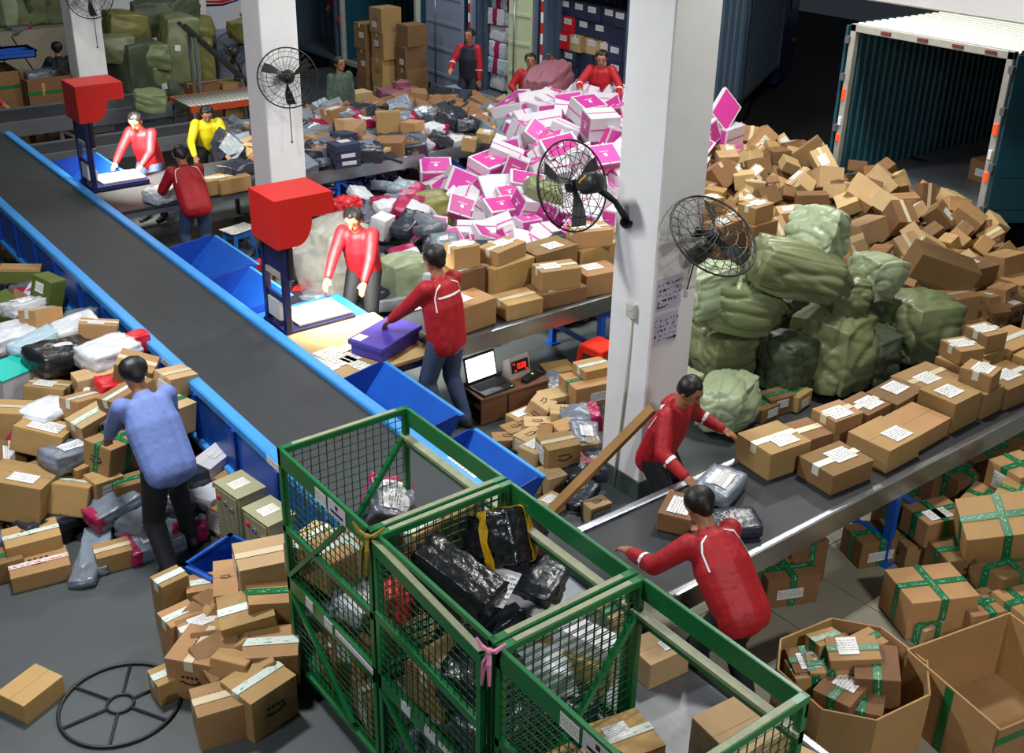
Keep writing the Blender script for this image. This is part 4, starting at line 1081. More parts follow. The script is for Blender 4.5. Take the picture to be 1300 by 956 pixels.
MB().prism([(-.12, .0), (.12, 0), (.13, .03), (.08, .05), (-.08, .05), (-.13, .03)], -.035, .035, 'y').build('body', 'laptop_black', t)
MB().box((0, 0, .0505), (.02, .02, .004)).build('status_light', 'led_green', t)
# control boxes under the belt
def control_box(label, p, rz, d=(.22, .3, .44)):
    t = thing('control_box', label, 'control box', p, rz)
    MB().box((0, 0, d[2] / 2), d, ch=.008).build('case', 'beige_metal', t)
    MB().box((-d[0] / 2 - .006, 0, d[2] / 2), (.012, d[1] - .03, d[2] - .03), ch=.004).build('door', 'beige_metal', t)
    MB().box((0, 0, d[2] + .004), (d[0] + .02, d[1] + .02, .008)).build('lid', 'beige_metal', t)
    for i, (yy, zz) in enumerate(((.08, .36), (.0, .34), (-.08, .32))):
        MB().lathe([(.012, 0), (.02, .004), (.02, .014), (.008, .02)], 10, T=Matrix.Translation((-d[0] / 2 - .012, yy, zz)) @ Matrix.Rotation(-PI / 2, 4, 'Y')).build('push_button', 'chrome' if i else 'reflect_red', t)
    flat_print('rating_plate', [(-d[0] / 2 + .04, -.04, d[2] + .009), (d[0] / 2 - .04, -.04, d[2] + .009), (d[0] / 2 - .04, .06, d[2] + .009), (-d[0] / 2 + .04, .06, d[2] + .009)], 'sheet_print', t)
    for xx in (-.07, .07): MB().box((xx, 0, -.09), (.03, .2, .2)).build('mount_leg', 'grey_steel', t)
control_box('beige metal control box beside the belt, farther of two', (2.66, 6.55, .2), R_(8))
control_box('beige metal control box beside the belt, nearer of two and closest to the cage', (2.68, 6.12, .2), R_(8))
# plank, iron ring, bins
a = at(706, 642, .12); b = V((5.53, 5.36, .85)); d = b - a
t = thing('wooden_plank', 'raw wooden plank leaning on the front column', 'plank', (a + b) / 2, rot=d.to_track_quat('X', 'Z').to_euler())
MB().box((0, 0, 0), (d.length + .1, .11, .035), ch=.003).build('board', 'plank_wood', t)
MB().box((-d.length / 2 - .0495, 0, 0), (.003, .1, .03)).build('sawn_end', 'cardboard_pale', t)
rc = (1.38, 5.62, .012)
t = thing('iron_ring', 'round black iron ring with spokes lying on the grey floor', 'iron ring', rc)
MB().tube([(.36 * math.cos(i * PI / 24), .36 * math.sin(i * PI / 24), 0) for i in range(48)], .011, 8, closed=True).build('rim', 'fan_black', t, True)
for i in range(6): MB().tube([(.08 * math.cos(i * PI / 3), .08 * math.sin(i * PI / 3), 0), (.36 * math.cos(i * PI / 3), .36 * math.sin(i * PI / 3), 0)], .008, 6).build('spoke', 'fan_black', t)
MB().tube([(.08 * math.cos(i * PI / 12), .08 * math.sin(i * PI / 12), 0) for i in range(24)], .009, 6, closed=True).build('inner_ring', 'fan_black', t, True)
def tub(label, p, d, rz, m, name='plastic_tub'):
    t = thing(name, label, 'tub', p, rz); x, y, h = d
    MB().box((0, 0, .01), (x, y, .02)).build('bottom', m, t)
    for s in (-1, 1):
        MB().box((s * (x / 2 - .01), 0, h / 2), (.02, y, h)).build('wall', m, t); MB().box((0, s * (y / 2 - .01), h / 2), (x, .02, h)).build('wall', m, t)
        MB().box((s * x / 2, 0, h - .015), (.04, y + .04, .03)).box((0, s * y / 2, h - .015), (x + .04, .04, .03)).build('rim', m, t)
    return t
tub('blue plastic tub beside the cartons under the first cage', (2.36, 6.22, 0), (.42, .3, .34), R_(20), 'blue_steel')
tub('shallow blue tray on the big cartons at the far conveyor', aty(12, 72, 19.3), (.7, .5, .12), 0, 'blue_steel', 'plastic_tray')
t = thing('purple_case', 'flat purple box with lid on the wooden packing table', 'box', at(490, 440, .755), R_(22))
MB().box((0, 0, .05), (.56, .34, .1), ch=.008).build('body', 'purple_box', t); MB().box((0, 0, .12), (.6, .38, .05), ch=.008).build('lid', 'purple_box', t)
uvquads('shipping_label', [([(-.28, .06, .147), (-.16, .06, .147), (-.16, .16, .147), (-.28, .16, .147)], [(0, 0), (1, 0), (1, 1), (0, 1)])], 'label', t)
t = thing('folding_stand', 'thin folding metal stand before the raised platform', 'stand', (4.85, 21.6, 0))
for a_, b_ in (((-.3, 0, 1.3), (.15, 0, .3)), ((.5, 0, 1.3), (.95, 0, .3)), ((.3, .1, 1.2), (.4, .1, .3)), ((.1, 0, .5), (.95, 0, .5))): MB().tube([a_, b_], .012, 6).build('tube', 'fan_black', t)
# steel locker behind the roller table
t = thing('steel_locker', 'pale grey steel locker behind the roller table', 'locker', (8.5, 19.9, 0), R_(0))
MB().box((.55, .3, .65), (1.1, .5, 1.3), ch=.006).build('body', 'truck_greyblue', t)
for i in (0, 1):
    dd = MB().box((.28 + i * .54, .045, .66), (.5, .015, 1.2), ch=.004).build('door', 'truck_greyblue', t); MB().box((.45 + i * .2, .03, .7), (.02, .02, .1)).build('handle', 'chrome', dd)
# ================================================================== open cartons
def open_box(label, p, d, rz, flaps=True, octo=False, m='cardboard', tape='green_tape', name='open_carton', cat='carton'):
    t = thing(name, label, cat, p, rz); L, W, H = d; th = .012
    if octo:
        c = .27 * min(L, W); poly = [(-L / 2 + c, -W / 2), (L / 2 - c, -W / 2), (L / 2, -W / 2 + c), (L / 2, W / 2 - c), (L / 2 - c, W / 2), (-L / 2 + c, W / 2), (-L / 2, W / 2 - c), (-L / 2, -W / 2 + c)]
    else: poly = [(-L / 2, -W / 2), (L / 2, -W / 2), (L / 2, W / 2), (-L / 2, W / 2)]
    n = len(poly)
    MB().prism(poly, 0, .012).build('bottom', m, t)
    for i in range(n):
        a, b = V((*poly[i], 0)), V((*poly[(i + 1) % n], 0)); dd = (b - a); nn = V((dd.y, -dd.x, 0)).normalized() * -th
        hh = H + random.uniform(-.01, .01)
        w = MB(); vs = [a, b, b + nn, a + nn]; w.add([*vs, *[v + V((0, 0, hh)) for v in vs]], [(3, 2, 1, 0), (4, 5, 6, 7), (0, 1, 5, 4), (1, 2, 6, 5), (2, 3, 7, 6), (3, 0, 4, 7)]); w.build('wall', m, t)
        if flaps:
            out = V((dd.y, -dd.x, 0)).normalized(); fa = a.lerp(b, .03) + V((0, 0, hh)); fb = a.lerp(b, .97) + V((0, 0, hh)); drop = out * W * .28 + V((0, 0, -W * .2 + random.uniform(-.05, .15)))
            w = MB(); q = [fa, fb, fb + drop, fa + drop]; w.add([*q, *[v + V((0, 0, .006)) for v in q]], [(3, 2, 1, 0), (4, 5, 6, 7), (0, 1, 5, 4), (1, 2, 6, 5), (2, 3, 7, 6), (3, 0, 4, 7)]); w.build('flap', m, t)
    if tape and not octo:
        MB().box((-L / 2 - .002, 0, H / 2), (.003, .06, H)).build('tape', tape if tape != 'green_tape' else 'cage_green', t)
        MB().box((0, -W / 2 - .002, H * .8), (L, .003, .05)).build('tape', 'cage_green', t)
    return t
gA = at(1052, 838, .5); gB = at(1225, 835, .55)
open_box('eight-sided open carton bin filled with green-taped cartons', (4.86, 2.86, 0), (.86, .8, .46), R_(-8), False, True)
open_box('empty open carton with green tape next to the eight-sided bin', (5.56, 2.3, 0), (.86, .72, .48), R_(-12), False)
open_box('open carton with raised flaps on the floor behind the far table', (6.5, 13.95, .75), (.4, .34, .2), R_(30), True, False, 'cardboard_pale', None)
open_box('large open carton by the far conveyor holding grey bags', (5.08, 18.95, 0), (.72, .62, 1.12), 0, False, False, 'cardboard_dark', 'clear_tape')
open_box('large empty open carton by the far conveyor at the frame edge', (4.3, 19.25, 0), (.8, .8, 1.25), 0, False, False, 'cardboard_dark', 'clear_tape')
# ================================================================== parcels
ORD = 'first second third fourth fifth sixth seventh eighth ninth tenth eleventh twelfth thirteenth fourteenth fifteenth sixteenth seventeenth eighteenth nineteenth twentieth'.split()
def sm(t): t = max(0.0, min(1.0, t)); return t * t * (3 - 2 * t)
def heap_at(px, py, h):
    """where the sight line meets a heap surface"""
    d = ray(px, py).normalized(); t = 3.0
    while t < 40:
        p = CAM + d * t
        if p.z <= h(p.x, p.y): return p
        t += .03
    return at(px, py, 0)
PLACED = []
def clear(p, r, k=.75):
    for q, s in PLACED:
        if (q - p).length < k * (r + s): return False
    return True
def size_word(d):
    v = d[0] * d[1] * d[2]
    s = 'small' if v < .007 else ('large' if v > .035 else 'medium')
    if d[2] < .42 * min(d[0], d[1]): s += ' flat'
    elif d[0] > 1.8 * d[1]: s += ' long'
    return s
TAPEW = {'clear_tape': 'clear-taped', 'white_tape': 'white-taped', 'green_tape': 'green-taped', 'greenwhite_tape': 'green-and-white-taped', 'redwhite_tape': 'red-and-white-taped', None: 'untaped'}
COLW = {'cardboard': 'brown', 'cardboard_pale': 'pale brown', 'cardboard_dark': 'dark brown', 'carton_white': 'white', 'carton_navy': 'dark blue', 'carton_olive': 'olive green', 'carton_teal': 'teal'}
def put_carton(p, d, rot, where, group, mark, m='cardboard', tape=None, label=None, arrow=None, cross=False, tape_w=.05, desc=None):
    c = carton(d, p, rot, m, tape, tape_w, cross, label, arrow)
    PLACED.append((V(p), (d[0] * d[1] * d[2]) ** (1 / 3) / 2))
    if desc is None:
        desc = f"{size_word(d).replace('medium ', '').replace('medium', '')} {TAPEW[tape]} {COLW[m]} {'labelled ' if label else ('printed ' if arrow else '')}carton".strip()
    tag(c, f'{desc} {where}', 'carton', group, mark); return c
def put_mailer(p, d, rot, where, group, mark, m='mailer_grey', label=False, band=None, band_m='mailer_magenta', desc=None, **k):
    o = mailer(d, p, rot, m, label=label, band=band, band_m=band_m, **k)
    PLACED.append((V(p), (d[0] * d[1] * d[2]) ** (1 / 3) / 2))
    cw = {'mailer_grey': 'grey', 'mailer_dark': 'slate', 'mailer_black': 'black', 'mailer_white': 'white', 'mailer_paleblue': 'pale blue', 'mailer_navy': 'navy blue', 'mailer_red': 'red', 'silver_film': 'silver', 'mailer_magenta': 'magenta'}[m]
    if desc is None:
        desc = f'{cw} plastic mailer'
        if band: desc += ' with magenta end'
        elif label: desc += ' with white label'
    tag(o, f'{desc} {where}', 'parcel', group, mark); return o
def tiltrot(rz, tx=0, ty=0): return Euler((R_(tx), R_(ty), R_(rz)), 'XYZ')
LBL = lambda f='top', w=.13, h=.09: (f, w, h)
# ---------------------------------------------------------------- heap left of the belt
def hA(x, y):
    d = y - (7.2 - .285 * (x - 1.1)); b = .52 * sm(d / 1.5) + .22 * sm((x - 1.7) / .9) * sm(d / 1.4)
    b *= max(.35, 1 - max(0, y - 10.6) * .28)
    if x > 2.86: return 0
    return b
GA = 'parcels heaped beside the blue belt'
MA = ('the control boxes', (320, 620))
# px, py, (L, W, H), rz, tx, ty, dz, material, tape, label, arrow, where
LEFT = [
 (18, 316, (.3, .24, .2), 10, 0, 0, .12, 'cardboard_dark', 'redwhite_tape', None, None, 'by the belt at the far end of the heap'),
 (26, 345, (.44, .3, .17), -20, -8, 6, .15, 'cardboard', None, None, None, 'with olive sides by the belt ribs'),
 (60, 368, (.22, .26, .34), 30, 12, 10, .15, 'carton_olive', None, LBL('-x', .1, .1), None, 'standing by the belt ribs'),
 (4, 388, (.24, .24, .26), 5, 8, -8, .1, 'carton_olive', None, None, None, 'at the frame edge below the olive box'),
 (52, 403, (.34, .26, .22), 25, -10, 12, .12, 'cardboard', 'white_tape', None, None, 'above the pale blue mailer'),
 (125, 418, (.36, .22, .2), -25, -6, 8, .1, 'cardboard', 'white_tape', LBL('top', .14, .1), None, 'touching the blue belt panel'),
 (205, 447, (.34, .3, .26), 12, 4, -6, .2, 'cardboard_pale', 'clear_tape', None, None, 'perched against the blue belt rail'),
 (172, 469, (.34, .26, .26), -35, 10, 16, .16, 'cardboard', 'clear_tape', None, None, 'leaning under the perched carton'),
 (222, 482, (.3, .24, .2), 15, 6, 10, .18, 'cardboard_pale', 'clear_tape', LBL('-x', .12, .12), None, 'wedged against the belt below the perched carton'),
 (121, 479, (.38, .2, .16), 0, 4, 0, .06, 'cardboard_pale', None, None, None, 'beside the white bag'),
 (62, 496, (.36, .28, .18), -38, -10, 6, .1, 'cardboard', 'clear_tape', LBL('top', .16, .14), None, 'below the black mailer'),
 (14, 480, (.4, .34, .26), 20, 6, 0, .16, 'carton_white', None, LBL('-x', .16, .12), None, 'with teal lid at the frame edge'),
 (8, 532, (.46, .34, .28), -22, -6, 10, .14, 'cardboard', 'clear_tape', None, None, 'at the frame edge above the biggest carton'),
 (55, 552, (.42, .36, .22), -40, -12, 14, .2, 'cardboard', None, LBL('top', .24, .2), None, 'with shiny label next to the grey mailer'),
 (26, 622, (.52, .42, .34), -42, -8, 8, .22, 'cardboard', None, LBL('top', .2, .13), None, 'biggest at the frame edge of the heap'),
 (105, 514, (.3, .26, .2), 20, -6, 10, .12, 'cardboard', 'greenwhite_tape', None, None, 'left of the bending person shoulder'),
 (116, 534, (.36, .22, .2), 18, 8, -6, .16, 'cardboard_pale', 'greenwhite_tape', LBL('-y', .09, .11), None, 'with a bold printed nought before the bending person'),
 (162, 503, (.46, .24, .2), 22, -6, -4, .2, 'cardboard', 'greenwhite_tape', LBL('-y', .18, .08), None, 'behind the bending person shoulder'),
 (143, 572, (.4, .3, .28), 28, 6, 10, .2, 'cardboard', 'green_tape', None, ('top', '-x'), 'under the bending person arm'),
 (108, 594, (.26, .2, .2), 10, 5, 0, .12, 'cardboard', None, None, ('-x', '-y'), 'beside the grey mailer before the bending person'),
 (90, 626, (.34, .3, .26), -34, -16, 10, .16, 'cardboard', 'greenwhite_tape', None, ('top',), 'white-edged below the grey mailer'),
 (131, 616, (.26, .2, .24), 12, 4, 6, .12, 'cardboard', None, LBL('-y', .14, .17), ('-x',), 'with barcode beside the green-taped box'),
 (166, 618, (.3, .2, .2), -4, 0, 0, .12, 'cardboard_dark', 'green_tape', None, None, 'in front of the bending person legs'),
 (212, 527, (.4, .3, .28), 20, 4, 6, .18, 'cardboard_pale', 'green_tape', None, None, 'behind the bending person back'),
 (265, 536, (.24, .2, .26), 24, 5, -8, .2, 'cardboard', None, LBL('-x', .13, .16), ('-y',), 'upright between the person and the belt'),
 (287, 617, (.2, .17, .24), 30, 12, 4, .12, 'cardboard', None, LBL('-x', .11, .17), None, 'upright beside the control boxes'),
 (285, 656, (.24, .2, .24), 22, 6, 4, .1, 'cardboard', None, LBL('-x', .12, .17), ('-y',), 'on the floor before the control boxes'),
 (272, 583, (.3, .22, .14), 20, 4, -10, .1, 'carton_white', None, LBL('top', .1, .08), None, 'half hidden beside the belt'),
 (42, 690, (.42, .3, .26), -8, 0, 0, .12, 'cardboard', 'greenwhite_tape', None, ('top',), 'on the front edge of the heap'),
 (51, 723, (.44, .3, .14), -10, 0, 0, .07, 'cardboard', 'redwhite_tape', None, ('top',), 'on the bare floor at the heap front'),
 (3, 716, (.3, .24, .18), -6, 0, 0, .09, 'cardboard_dark', 'green_tape', None, None, 'at the frame edge on the floor'),
 (58, 600, (.3, .24, .2), 12, 10, 0, .04, 'cardboard_dark', None, None, ('top',), 'sunk beside the biggest carton'),
 (92, 455, (.3, .22, .2), 8, 0, 8, 0, 'cardboard_dark', None, None, None, 'under the black mailer'),
 (75, 585, (.3, .24, .2), 30, 8, 0, 0, 'cardboard_dark', None, None, None, 'under the grey mailer')]
for (px, py, d, rz, tx, ty, dz, m, tp, lb, ar, wh) in LEFT:
    d = tuple(v * .9 for v in d)
    p = heap_at(px, py, lambda x, y: hA(x, y) + dz * .8)
    p.z = max(p.z - .02, d[2] * .5 + .004 if tx == 0 else d[2] * .55)
    c = put_carton(p, d, tiltrot(rz, tx, ty), wh, GA, MA, m, tp, lb, ar, cross=(tp == 'green_tape' and d[0] > .35))
    if 'teal lid' in wh:
        MB().box((0, 0, d[2] / 2 + .006), (d[0] + .006, d[1] + .006, .012)).build('lid', 'carton_teal', c)
    if 'olive sides' in wh:
        MB().box((0, 0, -.012), (d[0] + .006, d[1] + .006, d[2] * .8)).build('sleeve', 'carton_olive', c)
    if 'printed nought' in wh:
        MB().tube([(.022 * math.cos(i * PI / 8), -d[1] / 2 - .008, .032 * math.sin(i * PI / 8)) for i in range(16)], .006, 6, closed=True).build('printed_numeral', 'black_print', c)
LEFTBAG = [
 (41, 332, (.26, .16, .12), 40, 'mailer_white', False, None, 'by the blue belt ribs', .1),
 (29, 390, (.4, .24, .14), 25, 'mailer_white', True, None, 'above the white bag at the frame edge', .12),
 (14, 430, (.44, .36, .2), 10, 'mailer_white', False, None, 'with red print at the frame edge', .12),
 (48, 433, (.62, .22, .12), 38, 'mailer_paleblue', False, None, 'long and slanting over the black one', .2),
 (80, 452, (.6, .42, .2), 14, 'mailer_black', True, None, 'largest black one in the heap', .16),
 (138, 450, (.5, .34, .2), 15, 'mailer_white', False, None, 'translucent beside the perched carton', .12),
 (96, 415, (.4, .26, .14), 0, 'mailer_white', False, None, 'behind the pale blue one', .08),
 (60, 522, (.44, .3, .1), 35, 'mailer_white', False, None, 'with green corner by the shiny labelled carton', .16),
 (90, 578, (.46, .26, .16), 18, 'mailer_grey', True, (.3, .5), 'in the middle of the heap', .2),
 (142, 645, (.42, .28, .16), 10, 'mailer_grey', False, (-.5, -.34), 'below the green-taped box', .1),
 (182, 665, (.34, .3, .2), 30, 'mailer_grey', False, None, 'by the bending person knees', .08),
 (196, 690, (.46, .3, .16), 0, 'mailer_grey', True, (-.5, -.3), 'in front of the bending person feet', .06),
 (122, 700, (.5, .22, .1), 65, 'mailer_grey', False, None, 'trailing onto the floor', .06),
 (112, 722, (.46, .2, .08), 60, 'mailer_grey', False, None, 'lowest on the floor by the red-taped carton', .04),
 (286, 553, (.34, .24, .14), 60, 'mailer_grey', True, (.25, .5), 'squeezed along the blue belt panel', .14),
 (302, 580, (.4, .2, .12), 55, 'mailer_grey', False, None, 'hanging beside the control box', .1),
 (266, 628, (.34, .28, .12), 30, 'mailer_white', False, None, 'crumpled before the control boxes', .1),
 (310, 668, (.3, .2, .1), 50, 'mailer_grey', False, (-.5, -.3), 'on the floor under the control box', .05),
 (175, 435, (.2, .14, .2), 0, 'mailer_red', False, None, 'sticking up behind the perched carton', .1),
 (148, 490, (.34, .22, .14), 0, 'mailer_red', False, None, 'between the leaning cartons', .02),
 (250, 600, (.4, .28, .14), 20, 'mailer_dark', False, (.2, .5), 'under the bending person elbow', .06),
 (240, 640, (.4, .28, .14), 40, 'mailer_dark', False, None, 'in the shade behind the person legs', .04),
 (60, 660, (.5, .3, .14), 10, 'mailer_dark', False, None, 'squashed under the front cartons', .02)]
for (px, py, d, rz, m, lb, bd, wh, dz) in LEFTBAG:
    p = heap_at(px, py, lambda x, y: hA(x, y) + dz * .8); p.z = max(p.z, d[2] * .42)
    put_mailer(p, d, tiltrot(rz, random.uniform(-8, 8), random.uniform(-10, 10)), wh, GA, MA, m, lb, bd, seed=px * .1, n=10)
def scatter(h, inside, n, kind, seed, sink=.3, k=.72, tilt=22, tries=60, align=.7, skip=None):
    """drop things on a heap surface; kind(rng, p) -> (dims, maker)"""
    rng = random.Random(seed); made = 0
    for _ in range(n * tries):
        if made >= n: break
        x, y = inside(rng)
        z = h(x, y)
        if z is None or z < -.5: continue
        if skip and skip(x, y, z): continue
        if 5.2 < x < 6.3 and (11.5 < y < 12.6 or 5.1 < y < 6.2): continue
        d, make = kind(rng, V((x, y, z)))
        r = (d[0] * d[1] * d[2]) ** (1 / 3) / 2
        e = .12; nx = (h(x + e, y) - h(x - e, y)) / (2 * e); ny = (h(x, y + e) - h(x, y - e)) / (2 * e)
        nrm = V((-nx * align, -ny * align, 1)).normalized()
        p = V((x, y, z)) + nrm * (d[2] * (.5 - sink))
        p.z = max(p.z, d[2] * .5 + .002)
        if not clear(p, r, k): continue
        q = nrm.to_track_quat('Z', 'Y').to_matrix() @ Euler((R_(rng.gauss(0, tilt)), R_(rng.gauss(0, tilt)), rng.uniform(0, 2 * PI))).to_matrix()
        if z < .04: q = Matrix.Rotation(rng.uniform(0, 2 * PI), 3, 'Z')
        make(p, q.to_euler(), d); made += 1
    return made
def zoneA(p): return 'deep in heap by belt' if p.x > 1.9 else 'deep in heap at frame edge'
def fillA(rng, p):
    if rng.random() < .5:
        d = (rng.uniform(.24, .38), rng.uniform(.18, .28), rng.uniform(.14, .24))
        m = rng.choice(CARDS); tp = rng.choice((None, 'clear_tape', 'greenwhite_tape', 'white_tape')); lb = LBL('top') if rng.random() < .4 else None
        zone = zoneA(p)
        return d, lambda q, r, dd: put_carton(q, dd, r, zone, GA, MA, m, tp, lb)
    d = (rng.uniform(.3, .44), rng.uniform(.22, .3), rng.uniform(.1, .18)); m = rng.choice(('mailer_grey', 'mailer_grey', 'mailer_dark', 'mailer_white'))
    zone = zoneA(p)
    return d, lambda q, r, dd: put_mailer(q, dd, r, zone, GA, MA, m, rng.random() < .3, (-.5, -.25) if rng.random() < .3 and m == 'mailer_grey' else None, n=7)
scatter(lambda x, y: hA(x, y) - .1, lambda g: (lambda x: (x, g.uniform(7.25 - .285 * (x - 1.1), 12.6)))(g.uniform(.6, 2.72)), 62, fillA, 3, .3, .55)
# a loose lower layer no one could count
def underlay(name, label, h, inside, n, seed, mats, smin, smax, drop):
    rng = random.Random(seed); mb = MB()
    for _ in range(n):
        x, y = inside(rng); z = h(x, y) - drop * rng.uniform(.6, 1.2)
        if z < .02: continue
        d = [rng.uniform(smin, smax) for _ in range(3)]; z = max(z, d[2] * .6)
        mb.box((x, y, z), d, rng.randrange(len(mats)), Euler((rng.gauss(0, .35), rng.gauss(0, .35), rng.uniform(0, 6))).to_matrix(), ch=.006)
    if not mb.f: return
    o = mb.build(name, list(mats)); o['kind'] = 'stuff'; o['label'] = label; o['category'] = 'parcels'
underlay('buried_parcels', 'parcels buried under the heap beside the blue belt', hA, lambda g: (lambda x: (x, g.uniform(7.5 - .285 * (x - 1.1), 12.6)))(g.uniform(.7, 2.6)), 120, 5, ('cardboard_dark', 'mailer_dark', 'cardboard'), .2, .34, .3)
# ---------------------------------------------------------------- cartons at the foot of the first cage
GB = 'cartons stacked before the first green cage'; MB_ = ('the iron ring', (130, 850))
NEAR = [
 (219, 762, (.2, .16, .4), 8, 0, 0, .2, 'greenwhite_tape', None, None, 'standing at the outer edge by the grey floor'),
 (231, 802, (.22, .2, .3), 5, 0, 0, .15, 'greenwhite_tape', None, ('-y',), 'behind the black-printed cube'),
 (259, 806, (.3, .22, .2), -2, 0, 0, .2, 'white_tape', LBL('top', .12, .1), None, 'lying behind the black-printed cube'),
 (258, 842, (.34, .32, .3), 40, 0, 0, .16, 'clear_tape', None, ('top', '-y', '-x'), 'cube nearest the iron ring'),
 (289, 757, (.16, .34, .34), -24, 6, 0, .28, None, None, ('-x', '-y', 'top'), 'tall and dark-lettered by the blue tub'),
 (258, 762, (.2, .2, .3), -20, 0, 0, .16, 'greenwhite_tape', LBL('-y', .09, .12), None, 'squeezed behind the tall lettered one'),
 (318, 792, (.34, .28, .34), -20, 10, -8, .3, 'greenwhite_tape', None, ('-y',), 'tilted with taped edges'),
 (340, 722, (.4, .32, .28), -16, 0, 0, .5, 'clear_tape', LBL('-x', .18, .1), None, 'topmost against the cage post'),
 (346, 832, (.34, .26, .26), -30, 8, 0, .22, 'greenwhite_tape', None, None, 'leaning on the cage foot'),
 (342, 775, (.3, .26, .3), -20, 0, 8, .36, 'green_tape', LBL('-x', .1, .12), None, 'between the topmost one and the tilted one'),
 (306, 845, (.28, .3, .26), -30, 0, 0, .13, 'white_tape', LBL('-x', .12, .16), ('-y',), 'beside the black-printed cube'),
 (215, 866, (.2, .18, .16), 0, 0, 0, .08, 'greenwhite_tape', None, None, 'small and low beside the cube'),
 (330, 885, (.34, .3, .3), 12, 0, 0, .15, 'greenwhite_tape', None, ('-y',), 'lowest in front of the cage'),
 (280, 905, (.3, .26, .26), -12, 0, 0, .13, 'clear_tape', None, ('top',), 'in front of the black-printed cube'),
 (40, 880, (.3, .24, .14), 25, 0, 0, .07, None, None, None, 'alone on the grey floor near the iron ring')]
for (px, py, d, rz, tx, ty, z, tp, lb, ar, wh) in NEAR:
    put_carton(at(px, py, z), d, tiltrot(rz, tx, ty), wh, GB, MB_, random.choice(('cardboard', 'cardboard', 'cardboard_pale')), tp, lb, ar, tape_w=.06)
underlay('buried_parcels', 'cartons hidden below the stack before the first cage', lambda x, y: .3, lambda g: (g.uniform(1.95, 2.28), g.uniform(4.9, 5.9)), 12, 6, ('cardboard_dark', 'cardboard'), .2, .3, .14)
# ---------------------------------------------------------------- small cartons by the plank
GD = 'small arrow-printed cartons on the floor by the front column'; MD = ('the laptop cabinet', (610, 500))
MID = [
 (745, 492, (.42, .34, .2), -12, 0, 0, .25, 'green_tape', LBL('-y', .2, .09), None, 'largest, against the front column'),
 (708, 478, (.3, .24, .22), -14, 0, 0, .11, None, None, None, 'beside the laptop cabinet corner'),
 (752, 472, (.3, .24, .16), -10, 0, 0, .36, 'greenwhite_tape', None, None, 'pale-topped below the red stool'),
 (705, 508, (.3, .2, .16), -10, 0, 0, .16, None, None, ('-y',), 'next to the silver bag'),
 (685, 519, (.22, .2, .2), 30, 25, 0, .16, None, None, ('top', '-x'), 'tipped up beside the cabinet'),
 (718, 527, (.28, .18, .12), -38, 0, 0, .2, None, None, ('top',), 'slanting in the middle'),
 (663, 531, (.26, .18, .1), 5, 0, 0, .1, None, LBL('top', .2, .1), None, 'with big label nearest the cabinet'),
 (682, 541, (.24, .18, .1), -35, 0, 0, .14, None, None, ('top',), 'with arrow on top behind the long label'),
 (695, 547, (.3, .12, .12), 42, 0, 30, .18, None, LBL('top', .26, .1), None, 'under a long tilted label'),
 (655, 546, (.24, .18, .08), -4, 0, 0, .1, None, None, ('top',), 'flat one beside the blue chute'),
 (714, 551, (.2, .16, .2), 0, 8, 0, .18, None, None, ('-y',), 'upright behind the front pale one'),
 (645, 561, (.28, .16, .12), -30, 0, 0, .07, None, None, ('-y', 'top'), 'touching the blue chute'),
 (674, 560, (.26, .2, .14), 8, 0, 0, .14, None, LBL('-x', .12, .1), ('top',), 'behind the open-labelled one'),
 (680, 577, (.24, .2, .18), 12, 0, 0, .16, None, LBL('top', .14, .1), ('-y',), 'with glossy label before the chute'),
 (708, 572, (.3, .26, .2), -14, 0, 0, .26, 'clear_tape', LBL('-x', .16, .14), ('-y',), 'pale front one with barcode end'),
 (738, 567, (.24, .2, .2), -20, 10, 0, .16, None, None, ('-y',), 'leaning on the grey bag by the column'),
 (683, 610, (.16, .14, .16), -5, 0, 0, .08, None, LBL('top', .07, .05), None, 'little one beneath the front stack'),
 (702, 612, (.18, .16, .18), -8, 0, 0, .1, None, None, ('-y',), 'little arrow one beside the plank foot'),
 (757, 648, (.2, .14, .16), -6, 0, 0, .08, None, LBL('-y', .17, .09), ('top',), 'alone on the floor near the conveyor'),
 (700, 640, (.2, .16, .1), 10, 0, 0, .05, None, LBL('top', .13, .08), None, 'flat on the floor behind the cage rail'),
 (728, 510, (.24, .2, .16), 20, 0, 0, .08, None, None, ('-x',), 'buried below the slanting one'),
 (725, 545, (.22, .2, .2), 10, 0, 0, .06, None, None, None, 'buried under the upright one')]
for (px, py, d, rz, tx, ty, z, tp, lb, ar, wh) in MID:
    put_carton(at(px, py, z), d, tiltrot(rz, tx, ty), wh, GD, MD, random.choice(('cardboard', 'cardboard_pale')), tp, lb, ar)
for (px, py, d, rz, z, m, lb, bd, wh) in [
 (701, 493, (.3, .24, .2), 20, .12, 'silver_film', False, None, 'shining beside the cabinet'),
 (738, 533, (.36, .24, .2), -30, .22, 'mailer_grey', False, (.2, .5), 'purple-marked among the small cartons'),
 (742, 556, (.34, .26, .16), 60, .2, 'mailer_grey', True, None, 'standing against the front column'),
 (722, 598, (.4, .3, .18), 10, .1, 'mailer_dark', False, (.25, .5), 'behind the plank'),
 (756, 590, (.3, .3, .16), 50, .08, 'mailer_grey', False, None, 'at the column foot'),
 (735, 628, (.36, .24, .1), 20, .05, 'mailer_dark', False, None, 'on the floor under the plank')]:
    put_mailer(at(px, py, z), d, tiltrot(rz, 8, -10), wh, GD, MD, m, lb, bd, n=10)
